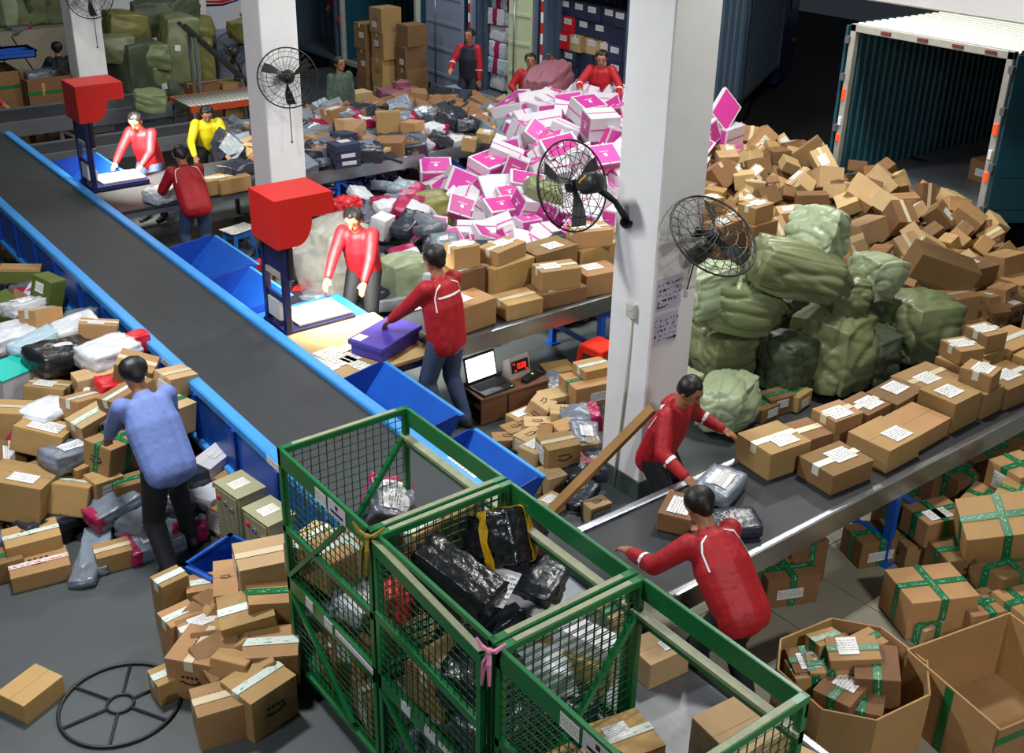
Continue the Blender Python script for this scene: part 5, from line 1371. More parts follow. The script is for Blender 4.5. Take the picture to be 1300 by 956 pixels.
# ---------------------------------------------------------------- green-taped cartons bottom right
GG = 'green-taped cartons on the tiled floor'; MG = ('the blue conveyor leg', (1150, 640))
RIGHT = [
 (1105, 690, (.34, .26, .22), -20, .12, 'cardboard_dark', LBL('-y', .22, .08), None, 'with wide label under the conveyor'),
 (1015, 705, (.3, .24, .36), -20, .18, 'cardboard_dark', None, None, 'standing behind the leaning worker'),
 (997, 738, (.4, .24, .24), -24, .13, 'cardboard_dark', LBL('-y', .2, .08), ('top',), 'with arrow beside the leaning worker'),
 (1186, 662, (.38, .28, .2), -16, .36, 'cardboard', LBL('top', .2, .12), None, 'labelled on top beside the blue conveyor leg'),
 (1166, 692, (.4, .3, .2), -24, .12, 'cardboard', None, ('-x',), 'under the labelled one by the blue leg'),
 (1218, 712, (.4, .28, .24), -24, .2, 'cardboard_dark', LBL('top', .12, .06), ('-y',), 'with round holes and wood scrap'),
 (1265, 675, (.5, .34, .44), -44, .5, 'cardboard', None, None, 'largest, tilted over the others'),
 (1248, 648, (.34, .28, .26), 12, .3, 'cardboard', None, ('-y',), 'with arrow behind the tilted one'),
 (1292, 640, (.42, .3, .2), 14, .5, 'cardboard', None, None, 'at the frame edge above the tilted one'),
 (1178, 762, (.5, .38, .3), -26, .17, 'cardboard', None, None, 'cross-taped alone on the tiles'),
 (1272, 737, (.36, .3, .32), -14, .2, 'cardboard_dark', LBL('-y', .14, .1), None, 'with square label at the frame edge'),
 (1182, 797, (.3, .12, .14), -4, .08, 'cardboard_pale', None, None, 'small narrow one before the cross-taped box'),
 (1246, 778, (.36, .26, .2), -22, .12, 'cardboard', None, None, 'low behind the empty open carton'),
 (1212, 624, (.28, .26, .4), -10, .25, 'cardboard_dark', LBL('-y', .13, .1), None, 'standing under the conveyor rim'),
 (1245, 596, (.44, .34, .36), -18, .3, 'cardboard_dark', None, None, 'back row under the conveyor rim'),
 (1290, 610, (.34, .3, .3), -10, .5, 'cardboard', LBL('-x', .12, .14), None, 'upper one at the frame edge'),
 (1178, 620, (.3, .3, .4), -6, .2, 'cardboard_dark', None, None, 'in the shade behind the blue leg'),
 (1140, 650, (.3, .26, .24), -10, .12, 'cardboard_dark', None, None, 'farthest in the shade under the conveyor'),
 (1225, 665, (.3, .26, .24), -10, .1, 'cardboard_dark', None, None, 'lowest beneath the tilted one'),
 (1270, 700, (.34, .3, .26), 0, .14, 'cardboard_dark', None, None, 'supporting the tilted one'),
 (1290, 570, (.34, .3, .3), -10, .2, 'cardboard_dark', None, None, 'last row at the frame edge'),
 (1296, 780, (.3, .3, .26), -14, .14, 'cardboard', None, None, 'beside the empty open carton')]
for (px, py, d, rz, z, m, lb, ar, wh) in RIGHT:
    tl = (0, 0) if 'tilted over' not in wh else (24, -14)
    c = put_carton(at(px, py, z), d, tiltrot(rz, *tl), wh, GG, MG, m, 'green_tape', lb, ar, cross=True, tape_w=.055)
    if 'round holes' in wh:
        for i in range(4): MB().lathe([(.018, 0), (.018, .002)], 10, T=Matrix.Translation((-.12 + i * .08, -d[1] / 2 - .004, -.03)) @ Matrix.Rotation(PI / 2, 4, 'X')).build('vent_hole', 'black_print', c)
BIN = [(1005, 838, (.26, .22, .14), -34, .34), (1037, 822, (.2, .14, .26), -14, .36), (1062, 816, (.28, .16, .14), 10, .32), (1082, 838, (.3, .2, .2), -42, .42), (1052, 852, (.26, .16, .12), -40, .36), (1103, 822, (.2, .16, .24), -6, .38), (1020, 856, (.24, .2, .12), -30, .32), (1112, 858, (.3, .26, .22), 40, .38), (1128, 838, (.2, .18, .12), 8, .3), (1070, 885, (.3, .24, .2), 10, .3), (985, 850, (.22, .2, .16), 20, .24), (1095, 900, (.28, .24, .2), 30, .26)]
for i, (px, py, d, rz, z) in enumerate(BIN):
    p = at(px, py, z); dv = V((p.x - 4.86, p.y - 2.86, 0)); p = V((4.86, 2.86, p.z * 1.0)) + (dv.normalized() * min(dv.length, .24))
    put_carton(p, d, tiltrot(rz, random.uniform(-8, 8), random.uniform(-8, 8)), 'inside the eight-sided bin', 'cartons in the eight-sided bin', ('the green cage rail', (950, 830)), random.choice(('cardboard', 'cardboard_dark')), 'green_tape', LBL('top', .12, .14) if i % 3 == 0 else None, None, cross=i % 2 == 0)
# ---------------------------------------------------------------- contents of the cages
GC1 = 'parcels in the first green cage'; GC2 = 'parcels in the middle green cage'; GC3 = 'parcels in the third green cage'; MC = ('the yellow ribbon', (475, 690))
def inc(p, m=.26):
    p = V(p); p.x = min(max(p.x, X0 + m), X1 - m); return p
put_mailer(at(492, 648, 1.0), (.4, .32, .3), tiltrot(60, 20, -10), 'on the shelf of the first cage near the mesh', GC1, MC, 'mailer_grey', (.2, .12), (.22, .5), n=12, power=.4)
put_carton(inc(at(415, 715, .95)), (.4, .28, .22), tiltrot(8, 0, 0), 'on the shelf of the first cage', GC1, MC, 'cardboard', 'greenwhite_tape', None, None, True)
put_carton(inc(at(390, 700, .88), .2), (.3, .2, .2), tiltrot(20), 'at the shelf end of the first cage', GC1, MC, 'cardboard_pale', 'white_tape')
put_mailer(inc(at(440, 765, .82), .2), (.34, .26, .1), tiltrot(50, 5, 5), 'on the shelf edge of the first cage', GC1, MC, 'mailer_grey', n=9)
put_mailer(inc(at(455, 770, .84), .2), (.3, .22, .12), tiltrot(20, 5, 5), 'by the shelf post of the first cage', GC1, MC, 'mailer_white', n=9)
put_mailer(V((3.0, 4.5, .95)), (.4, .3, .26), tiltrot(10, 5, 5), 'against the far mesh of the first cage', GC1, MC, 'mailer_dark', False, (.1, .5), n=9)
for i, (x, y, z, d) in enumerate(((2.6, 4.9, .28, (.34, .3, .24)), (2.95, 4.75, .28, (.36, .34, .26)), (2.6, 4.45, .28, (.36, .3, .24)), (2.62, 4.7, .52, (.34, .28, .22)), (2.95, 4.4, .28, (.34, .3, .24)))):
    put_carton(V((x, y, z)), d, tiltrot(random.uniform(-12, 12)), 'on the deck under the shelf of the first cage', GC1, MC, 'cardboard', 'green_tape' if i % 2 else 'greenwhite_tape', LBL('-x'), None, True)
def wrapped(label, p, d, rot, m='mailer_black', strap=None, n=14, seed=1.0, power=.1):
    o = bag('wrapped_parcel', d, p, rot, m, power=power, n=n, amp=.05, freq=3.2, crease=.05, seed=seed, flat=0)
    tag(o, label, 'parcel', GC2, MC)
    if strap:
        L, W, H = d
        for ax in (0, 1):
            s = MB(); vs = []; fs = []; N = 44; a_ = (W if ax == 0 else L) * .62; c_ = H * .62
            for k in range(N):
                q = 2 * PI * k / N; e_ = .5; cx, cz = math.cos(q), math.sin(q)
                u_ = a_ * math.copysign(abs(cx) ** e_, cx); v_ = c_ * math.copysign(abs(cz) ** e_, cz)
                for wv in (-.026, 0, .026): vs.append((wv, u_, v_) if ax == 0 else (u_, wv, v_))
            for k in range(N):
                k2 = (k + 1) % N
                for b_ in (0, 1): fs.append((k * 3 + b_, k * 3 + b_ + 1, k2 * 3 + b_ + 1, k2 * 3 + b_))
            s.add(vs, fs); so_ = s.build('packing_tape', strap, o)
            sw = so_.modifiers.new('fit', 'SHRINKWRAP'); sw.target = o; sw.wrap_method = 'NEAREST_SURFACEPOINT'; sw.wrap_mode = 'OUTSIDE_SURFACE'; sw.offset = .005 + ax * .002
            th = so_.modifiers.new('thickness', 'SOLIDIFY'); th.thickness = .002
    return o
wrapped('long black film-wrapped parcel standing behind the cage gate', at(578, 745, 1.38), (.5, .2, .34), tiltrot(-72, 6, 16), seed=2.2)
wrapped('black wrapped parcel crossed with yellow tape near the cage rail', at(640, 682, 1.42), (.38, .32, .3), tiltrot(20, -28, 22), strap='tape_yellow', seed=4.4)
wrapped('smooth dark grey wrapped box under the yellow-taped parcel', at(664, 745, 1.2), (.4, .32, .26), tiltrot(-60, 4, 8), 'mailer_dark', seed=6.1, power=.06)
c = put_carton(at(566, 692, 1.22), (.5, .14, .36), tiltrot(8, -14, 0), 'standing along the far mesh of the middle cage', GC2, MC, 'cardboard', 'greenwhite_tape', None, ('-y',))
put_mailer(at(618, 760, 1.22), (.3, .26, .16), tiltrot(-40, 4, 20), 'under a receipt between the black parcels', GC2, MC, 'mailer_dark', False, None, n=9)
paper('long white receipt lying between the black wrapped parcels', 631, 744, 1.36, .14, .3, R_(-62), 'label')
put_mailer(at(624, 795, 1.18), (.32, .26, .18), tiltrot(10, 0, 0), 'glossy beside the gate of the middle cage', GC2, MC, 'mailer_dark', n=10)
put_mailer(inc(at(510, 758, 1.12), .2), (.3, .22, .16), tiltrot(30, 10, 10), 'behind the gate mesh', GC2, MC, 'mailer_red', False, None, n=9)
put_mailer(V((2.62, 3.55, 1.02)), (.4, .3, .26), tiltrot(-60, 4, 0), 'under the long black parcel', GC2, MC, 'mailer_black', n=9)
put_carton(V((2.58, 3.8, .9)), (.34, .3, .24), tiltrot(10), 'low behind the gate of the middle cage', GC2, MC, 'cardboard', 'clear_tape')
for i, (x, y, z) in enumerate(((2.6, 3.4, .85), (2.95, 3.7, .85), (2.95, 3.35, .85), (2.6, 3.9, .3), (2.65, 3.45, .3), (3.0, 3.8, .3))):
    put_mailer(V((x, y, z)), (.4, .32, .22), tiltrot(random.uniform(0, 180)), 'at the bottom of the middle cage', GC2, MC, ('mailer_dark', 'mailer_grey')[i % 2], i % 2 == 0, None, n=8)
c = put_carton(at(700, 795, 1.15), (.74, .15, .15), tiltrot(-62, 0, 10), 'sticking up by the steel slide', GC3, MC, 'carton_white', None, None, None)
put_carton(at(742, 842, .98), (.3, .22, .22), tiltrot(-66), 'with arrow at the end of the long white one', GC3, MC, 'cardboard', None, LBL('-x', .14, .1), ('top',))
put_mailer(at(680, 842, 1.02), (.4, .28, .18), tiltrot(-40, 5, 10), 'pale with green print in the third cage', GC3, MC, 'mailer_white', n=9)
put_carton(at(672, 800, 1.1), (.28, .24, .14), tiltrot(-30, 10, 0), 'flap-open one behind the long white box', GC3, MC, 'cardboard', 'green_tape')
for i, (x, y, z) in enumerate(((2.6, 2.9, .85), (2.9, 2.6, .85), (2.6, 2.4, .85), (3.0, 2.9, .85), (2.65, 2.7, 1.0))):
    put_carton(V((x, y, z)), (.32, .28, .22), tiltrot(random.uniform(-20, 20)), 'low in the third cage', GC3, MC, 'cardboard', ('green_tape', 'greenwhite_tape')[i % 2], LBL('top'))
# low belt load
for i, (x, y, d) in enumerate(((3.95, 3.95, (.24, .2, .18)), (3.9, 3.55, (.3, .24, .18)), (3.72, 2.75, (.4, .34, .3)), (3.75, 2.3, (.36, .3, .26)), (3.6, 1.75, (.4, .3, .28)))):
    put_carton(V((x, y, .448 + d[2] / 2)), d, tiltrot(random.uniform(-20, 20)), 'riding the low belt beneath the cages', 'cartons on the low belt', ('the pink ribbon', (640, 825)), 'cardboard_pale', 'green_tape' if i == 0 else None, LBL('top', .1, .08) if i % 2 else None)
# ================================================================== cartons riding the conveyors
def ride(x0, x1, rows, z, where, grp, mark, seed, smin=.26, smax=.5, hmax=.34, gap=.03, second=.25):
    rng = random.Random(seed)
    for y in rows:
        x = x0 + rng.uniform(0, .15)
        while x < x1:
            L = rng.uniform(smin, smax); W = rng.uniform(.24, .36); H = rng.uniform(.14, hmax)
            wl = rng.random() < .6
            put_carton(V((x + L / 2, y + rng.uniform(-.03, .03), z + H / 2)), (L, W, H), tiltrot(rng.uniform(-9, 9)), where, grp, mark, rng.choice(('cardboard', 'cardboard_dark', 'cardboard')), rng.choice((None, 'clear_tape', 'white_tape')), LBL('top', .2, .15) if wl else None, None, tape_w=.06)
            if rng.random() < second:
                L2 = L * .8; H2 = rng.uniform(.12, .22)
                put_carton(V((x + L / 2, y, z + H + H2 / 2 + .002)), (L2, W * .8, H2), tiltrot(rng.uniform(-20, 20)), 'stacked ' + where, grp, mark, 'cardboard', 'white_tape', LBL('top', .18, .14), None)
            x += L + gap + (rng.uniform(.1, .4) if rng.random() < .25 else 0)
ride(5.55, 10.3, (4.36,), .79, 'in far row of wide conveyor', 'cartons on the wide conveyor', ('the column', (815, 560)), 11, hmax=.3)
ride(5.75, 10.3, (3.98,), .79, 'in near row of wide conveyor', 'cartons on the wide conveyor', ('the column', (815, 560)), 12, hmax=.26, second=.1)
put_carton(V((4.72, 4.22, .79 + .07)), (.3, .22, .13), tiltrot(30), 'before the red worker at the end of the wide conveyor', 'cartons on the wide conveyor', ('the front column', (815, 560)), 'cardboard_dark', None, LBL('top', .2, .14))
put_mailer(V((5.2, 4.3, .79 + .06)), (.4, .28, .12), tiltrot(20), 'between the two red workers on the wide conveyor', 'cartons on the wide conveyor', None, 'mailer_grey', True)
put_mailer(V((4.95, 3.95, .79 + .05)), (.36, .26, .1), tiltrot(-30), 'under the leaning worker hands on the wide conveyor', 'cartons on the wide conveyor', None, 'mailer_dark', False)
ride(5.15, 9.3, (7.62,), .79, 'in near row of middle conveyor', 'cartons on the middle conveyor', ('the striped worker', (560, 370)), 21, .3, .55, .38, second=.45)
ride(5.3, 9.3, (7.98,), .79, 'in far row of middle conveyor', 'cartons on the middle conveyor', ('the striped worker', (560, 370)), 22, .3, .55, .42, second=.4)
# ================================================================== big green sacks by the front column
GS = 'green woven sacks beside the front column'
def sack(label, p, d, rot, m='woven_green', neck=None, n=20, seed=0, power=.55, group=GS, crease=.05, amp=.12, tie=True):
    o = bag('woven_sack', d, p, rot, m, power=power, n=n, amp=amp, freq=.95, seed=seed, crease=crease, neck=neck, flat=.1, soft=True)
    if neck and tie:
        MB().tube([(d[0] * .49, .05 * math.cos(a), .05 * math.sin(a)) for a in [i * PI / 5 for i in range(10)]], .014, 6, closed=True).build('tie', 'fan_black', o)
    tag(o, label, 'sack', group); return o
SACKS = [
 (925, 508, .27, (.78, .5, .5), 22, 4, 'woven_pale', None, 'pale green sack lying against the wide conveyor behind the red worker'),
 (925, 440, .38, (.8, .62, .56), -12, 0, 'woven_green', .5, 'dark-mouthed green sack at the bottom beside the front column'),
 (940, 385, .95, (.95, .6, .5), -28, 14, 'woven_green', .55, 'long green sack on top of the bottom one beside the front column'),
 (1015, 345, 1.28, (1.05, .62, .52), -34, 16, 'woven_green', .6, 'largest slanting green sack at the top of the sack heap'),
 (1075, 375, .98, (.5, .5, .5), -30, 8, 'woven_green', .5, 'knotted end of a green sack tucked below the top sack'),
 (1055, 440, .45, (.8, .8, .86), 10, 0, 'woven_green', None, 'big upright green sack in the middle of the sack heap'),
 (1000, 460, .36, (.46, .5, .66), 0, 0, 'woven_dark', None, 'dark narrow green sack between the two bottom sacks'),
 (1165, 415, .46, (.86, .72, .74), -10, 6, 'woven_green', .62, 'rounded green sack apart from the heap, next to the cartons'),
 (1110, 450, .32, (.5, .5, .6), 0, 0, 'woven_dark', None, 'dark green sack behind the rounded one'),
 (1040, 298, 1.52, (.75, .55, .5), 20, 28, 'woven_pale', .5, 'pale peaked green sack at the summit of the sack heap'),
 (1112, 352, 1.05, (.5, .44, .5), -10, 10, 'woven_pale', None, 'small pale green sack between the top sack and the cartons'),
 (890, 365, 1.15, (.6, .5, .5), 0, 0, 'woven_pale', None, 'pale green sack behind the fan at the front column'),
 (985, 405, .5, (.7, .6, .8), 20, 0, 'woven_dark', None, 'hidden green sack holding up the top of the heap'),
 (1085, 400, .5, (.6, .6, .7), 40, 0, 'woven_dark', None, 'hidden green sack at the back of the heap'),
 (868, 490, .3, (.34, .4, .4), 0, 0, 'woven_pale', .4, 'small pale tied sack right behind the front column'),
 (900, 400, .55, (.6, .6, .8), 0, 0, 'woven_dark', None, 'hidden green sack beside the front column')]
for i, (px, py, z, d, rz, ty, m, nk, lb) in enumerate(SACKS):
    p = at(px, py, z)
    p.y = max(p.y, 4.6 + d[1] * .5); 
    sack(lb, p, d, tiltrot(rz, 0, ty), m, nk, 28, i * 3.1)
    PLACED.append((p, .36))
for (px, py, z, d, rz, m, wh) in ((985, 510, .1, (.3, .2, .18), -10, 'cardboard_dark', 'at the foot of the green sacks'), (1010, 505, .1, (.26, .2, .16), 10, 'cardboard', 'under the big upright sack'), (968, 520, .08, (.26, .2, .14), 0, 'cardboard_dark', 'between the pale sack and the conveyor')):
    p = at(px, py, z); p.y = max(p.y, 4.75); put_carton(p, d, tiltrot(rz), wh, 'cartons at the foot of the sacks', ('the front column', (815, 560)), m, 'green_tape', LBL('-y', .14, .08))
# ================================================================== pink and white cartons
GP = 'pink and white cartons in the big heap'
def pink_carton(p, d, rot, where, mark, face, rng):
    L, W, H = d
    c = carton(d, p, rot, 'carton_white', None, name='pink_carton')
    PLACED.append((V(p), (L * W * H) ** (1 / 3) / 2))
    def panel(f, sc_):
        a, b = {'top': (L, W), '-y': (L, H), '+y': (L, H)}.get(f, (W, H))
        q, _ = label_quad(L, W, H, f, a * sc_, b * sc_, 0, 0, .002); q = [V(x) for x in q]; n = (q[1] - q[0]).cross(q[3] - q[0]).normalized() * .001
        m = MB(); m.add([*q, *[x + n for x in q]], [(4, 5, 6, 7), (0, 1, 5, 4), (1, 2, 6, 5), (2, 3, 7, 6), (3, 0, 4, 7)]); o = m.build('pink_panel', 'magenta', c)
        mm = MB(); s = min(a, b) * .14        # a white emblem of a small square over a line of letters
        def put(u, v, w_, h_):
            q2, _ = label_quad(L, W, H, f, w_, h_, u, v, .0042); q2 = [V(x) for x in q2]; n2 = (q2[1] - q2[0]).cross(q2[3] - q2[0]).normalized() * .001
            mm.add([*q2, *[x + n2 for x in q2]], [(4, 5, 6, 7), (0, 1, 5, 4), (1, 2, 6, 5), (2, 3, 7, 6), (3, 0, 4, 7)])
        put(0, -s * .3, s, s * 1.1)
        for i in range(6): put((i - 2.5) * s * .5, s * .85, s * .34, s * .3)
        mm.build('white_emblem', 'white_print', c)
    panel(face, .86)
    panel({'top': '-y', '-y': '+y', '-x': '+x', '+x': '-x', '+y': '-y'}[face], .86)
    st = MB()
    if face in ('-x', '+x'): st.box((0, 0, H / 2 + .0035), (L * .98, .018, .002)).box((0, -W / 2 - .0025, 0), (L * .98, .002, .018))
    else: st.box((0, 0, H / 2 + .0035), (.018, W * .98, .002)).box((L / 2 + .0025, 0, 0), (.002, W * .98, .018)).box((-L / 2 - .0025, 0, 0), (.002, W * .98, .018))
    st.build('pink_stripe', 'magenta', c)
    sw = size_word(d).replace('medium ', '').replace('medium', 'mid-sized')
    fw = {'top': 'pink top', '-y': 'pink long side', '+y': 'pink long side', '-x': 'pink end', '+x': 'pink end'}[face]
    tag(c, f'{sw} white carton, {fw}, {where}', 'carton', GP, mark)
def zoneP(p):
    u, v = pix(p)
    a = 'atop' if v < 165 else ('midway up' if v < 235 else 'low in')
    if u < 610: return a + ' pink heap near parcels', ('the parcels', (480, v))
    if u < 700: return a + ' pink heap centre', ('the parcels', (480, v))
    return a + ' pink heap by column', ('the front column', (790, v))
# ================================================================== brown carton heap by the teal truck
GE = 'brown cartons spilled from the teal truck'
def hE(x, y):
    ridge = .66 * sm((y - 5.2) / 3.2) * (1 - .1 * sm((y - 9.5) / 2)) * sm((13.2 - y) / 1.2)
    t = (12.7 - x) / 3.5
    f = 1 - sm(max(0, t) ** 1.1) if t > 0 else 1 - .2 * min(1, -t * 2)
    b = ridge * f
    return b + .12 * sm((x - 8.9) / .5) * sm((y - 5.35) / .4) * sm((13 - y))
def insideE(g):
    while True:
        x, y = g.uniform(9.2, 12.95), g.uniform(5.0, 11.6)
        if y < 5.0 + .0: continue
        if x < 9.8 and 7.2 < y < 8.4: continue
        if x < 10.2 and 5.2 < y < 7.2 and x < 9.6 : continue
        if hE(x, y) < .06: continue
        return x, y
def zoneE(p):
    u, v = pix(p)
    if v < 225: a = 'high on brown heap'
    elif v < 300: a = 'mid brown heap'
    else: a = 'low brown heap'
    if u < 985: return a + ' by column', ('the column', (890, v))
    if u < 1110: return a + ' above sacks', ('the column', (890, v))
    return a + ' below truck', ('the truck lamp', (1240, 235))
def kindE(rng, p):
    s = rng.choice((.66, .8, .85, .95, 1.2))
    d = (rng.uniform(.27, .4) * s, rng.uniform(.2, .3) * s, rng.uniform(.16, .28) * s)
    m = rng.choice(('cardboard', 'cardboard_pale', 'cardboard_pale', 'cardboard_dark')); tp = rng.choice((None, None, 'clear_tape'))
    lb = LBL(rng.choice(('top', 'top', '-y', '-x', '+x')), .16, .12) if rng.random() < .5 else None
    def mk(q, r, dd):
        z, mk_ = zoneE(q); put_carton(q, dd, r, z, GE, mk_, m, tp, lb)
    return d, mk
NE = scatter(hE, insideE, 215, kindE, 31, .22, .68, 26)
underlay('buried_parcels', 'brown cartons buried inside the heap by the teal truck', hE, insideE, 420, 32, ('cardboard_dark', 'cardboard'), .24, .4, .34)
put_carton(at(1195, 340, .75), (.7, .34, .3), tiltrot(-38, 10, 18), 'long dark-striped one lying across the brown heap', GE, None, 'cardboard_dark', None)
put_carton(at(1215, 388, .4), (.34, .3, .3), tiltrot(-15, 0, 0), 'behind the rounded green sack', GE, None, 'cardboard', 'clear_tape')
put_carton(at(920, 140, 1.3), (.55, .4, .06), tiltrot(20, 60, -30), 'magenta-faced lid tilted on the heap behind the column', GE, None, 'carton_white', None)
pl_ = at(920, 140, 1.3)
lid = MB().box((0, 0, .034), (.5, .35, .004)).build('magenta_panel', 'magenta', bpy.data.objects[THINGS[-1][0].name])
pink_carton(pl_ + V((.05, .02, -.36)), (.5, .4, .3), tiltrot(12, 4, 0), *zoneP(pl_), '-x', random.Random(1))
pink_carton(pl_ + V((.1, -.1, -.68)), (.56, .46, .34), tiltrot(-10, 0, 4), *zoneP(pl_), 'top', random.Random(2))
# arrow-printed cartons at the conveyor's far end
for i, (px, py, z, d, rz) in enumerate(((1255, 385, .3, (.3, .24, .22), -10), (1272, 372, .4, (.28, .22, .16), 4), (1262, 400, .25, (.24, .2, .18), -20), (1280, 395, .25, (.24, .2, .2), -5), (1245, 405, .2, (.22, .2, .16), 10), (1290, 380, .3, (.24, .2, .2), 15), (1240, 345, .5, (.36, .28, .22), -8), (1275, 340, .45, (.4, .28, .34), -6), (1295, 362, .35, (.4, .3, .16), -6), (1225, 415, .15, (.3, .26, .22), -20))):
    put_carton(at(px, py, z), d, tiltrot(rz, random.uniform(-10, 10), 0), 'past the far end of wide conveyor', 'printed cartons at the end of the wide conveyor', ('the rounded green sack', (1165, 415)), random.choice(('cardboard', 'cardboard_dark')), None, LBL('top') if i % 3 == 0 else None, ('-y',) if i < 6 else None)
def hP(x, y):
    a = sm((x - 6.9) / 4.4); b = .98 * a + .08
    b *= sm((y - 9.6) / 1.6) ** .7 * sm((14.2 - y) / 1.0)
    return b if x < 11.9 else b * max(0, 1 - (x - 11.9) * 2)
def kindP(rng, p):
    s = rng.choice((.75, 1, 1, 1.2, 1.35)); d = (rng.uniform(.36, .5) * s, rng.uniform(.26, .36) * s, rng.uniform(.2, .28) * s)
    f = rng.choice(('top', 'top', '-x', '-y', '+x'))
    return d, lambda q, r, dd: pink_carton(q, dd, r, *zoneP(q), f, rng)
def insideP(g):
    while True:
        x, y = g.uniform(7.1, 11.8), g.uniform(9.7, 14.0)
        if y > 12.5 and x < 9.6: continue
        if x < 7.9 and y > 12.2: continue
        if y < 10.3 and x > 9.6: continue
        if hP(x, y) < .1: continue
        return x, y
rngP = random.Random(5)
for (px, py, dz, d, rz, tx, ty, f) in ((592, 237, .2, (.62, .44, .34), -32, -22, 24, 'top'), (622, 213, .25, (.52, .4, .3), 10, 14, -4, 'top'), (553, 196, .3, (.6, .34, .36), -38, 0, -22, '-x'), (553, 221, .3, (.44, .32, .34), -30, 24, 0, 'top'), (582, 268, .2, (.36, .3, .3), -30, 40, 20, 'top'), (615, 262, .15, (.3, .22, .2), 40, 30, 0, 'top'), (644, 250, .15, (.3, .24, .2), -10, 30, 0, 'top'), (634, 270, .12, (.42, .3, .3), -10, 20, 0, 'top'), (605, 300, .1, (.5, .3, .3), -38, 12, 0, '-x'), (576, 328, .15, (.32, .26, .2), -10, 50, 10, '-y'), (674, 260, .2, (.42, .34, .3), -8, 20, 14, '+x'), (670, 287, .1, (.3, .22, .22), -8, 0, 0, 'top'), (640, 200, .25, (.46, .3, .3), -42, 10, 20, '-x'), (655, 212, .25, (.5, .3, .3), 50, 20, 10, '-x'), (763, 205, .3, (.44, .34, .3), -8, 34, 0, 'top'), (762, 158, .4, (.44, .36, .34), -20, 10, 0, '-x'), (745, 140, .4, (.44, .34, .3), 0, 20, 0, 'top')):
    p = heap_at(px, py, lambda x, y: hP(x, y) + dz * .7)
    pink_carton(p, d, tiltrot(rz, tx, ty), *zoneP(p), f, rngP)
NP_ = scatter(hP, insideP, 125, kindP, 41, .2, .62, 24)
underlay('buried_parcels', 'white cartons buried inside the pink heap', hP, insideP, 230, 42, ('carton_white', 'magenta', 'carton_white'), .26, .4, .34)
# small pale cartons on the shoulder of the heap
def hW(x, y): return .75 + .35 * sm((x - 9.6) / 1.6)
rw = random.Random(77)
for i in range(34):
    u, v = rw.uniform(572, 665), 0; v = 168 - (u - 572) * .28 + rw.uniform(-16, 22)
    z = .72 + rw.uniform(-.1, .22); p = at(u, v, z); d = (rw.uniform(.18, .28), rw.uniform(.14, .22), rw.uniform(.12, .18))
    if not clear(p, .09, .7): continue
    put_carton(p, d, tiltrot(rw.uniform(0, 180), rw.gauss(0, 14), rw.gauss(0, 14)), 'on the shoulder of the pink heap', 'small pale cartons behind the pink heap', ('the mauve sack', (695, 105)), rw.choice(('cardboard_pale', 'carton_white', 'cardboard')), rw.choice((None, 'white_tape')), LBL('top', .12, .09) if rw.random() < .5 else None)
underlay('buried_parcels', 'small cartons buried behind the pink heap', lambda x, y: .8, lambda g: (g.uniform(9.4, 11.4), g.uniform(13.9, 15.0)), 70, 43, ('cardboard_pale', 'carton_white'), .2, .3, .2)
sack('crumpled mauve sack at the back of the pink heap', at(695, 110, 1.15), (.9, .62, .66), tiltrot(25, 0, -14), 'woven_mauve', None, 20, 8.8, .5, 'mauve wrapped loads', .05)
o = bag('wrapped_bale', (.72, .6, .6), at(507, 133, .3), tiltrot(-8), 'woven_mauve', power=.16, n=16, amp=.05, seed=3.3, crease=.04)
kn = blob_mesh((.3, .2, .2), .5, 8, .16, 2.4, 6.6, 0, .14).build('knot', 'woven_mauve', o, True); kn.location = (.05, 0, .33)
tag(o, 'square mauve wrapped bale knotted on top behind the parcels', 'bale', 'mauve wrapped loads')
sack('olive sack among the parcels before the pink heap', heap_at(536, 268, lambda x, y: .35), (.85, .6, .5), tiltrot(-20, 0, -6), 'woven_olive', .75, 18, 5.5, .5, 'sacks near the pink heap', .05, tie=False)
sack('pale green sack behind the striped-back worker', heap_at(513, 352, lambda x, y: .3), (.6, .5, .55), tiltrot(0), 'woven_pale', None, 16, 2.5, .5, 'sacks near the pink heap')
sack('green sack sliding down the pink heap under the fan', at(690, 248, .62), (.6, .36, .4), tiltrot(-40, 10, 24), 'woven_green', .6, 16, 9.1, .5, 'sacks near the pink heap')
sack('big clear film bag of goods behind the near scanning lamp', heap_at(425, 325, lambda x, y: .55), (.8, .7, .9), tiltrot(15), 'film_clear', .7, 18, 12.2, .5, 'sacks near the pink heap', .05, tie=False)
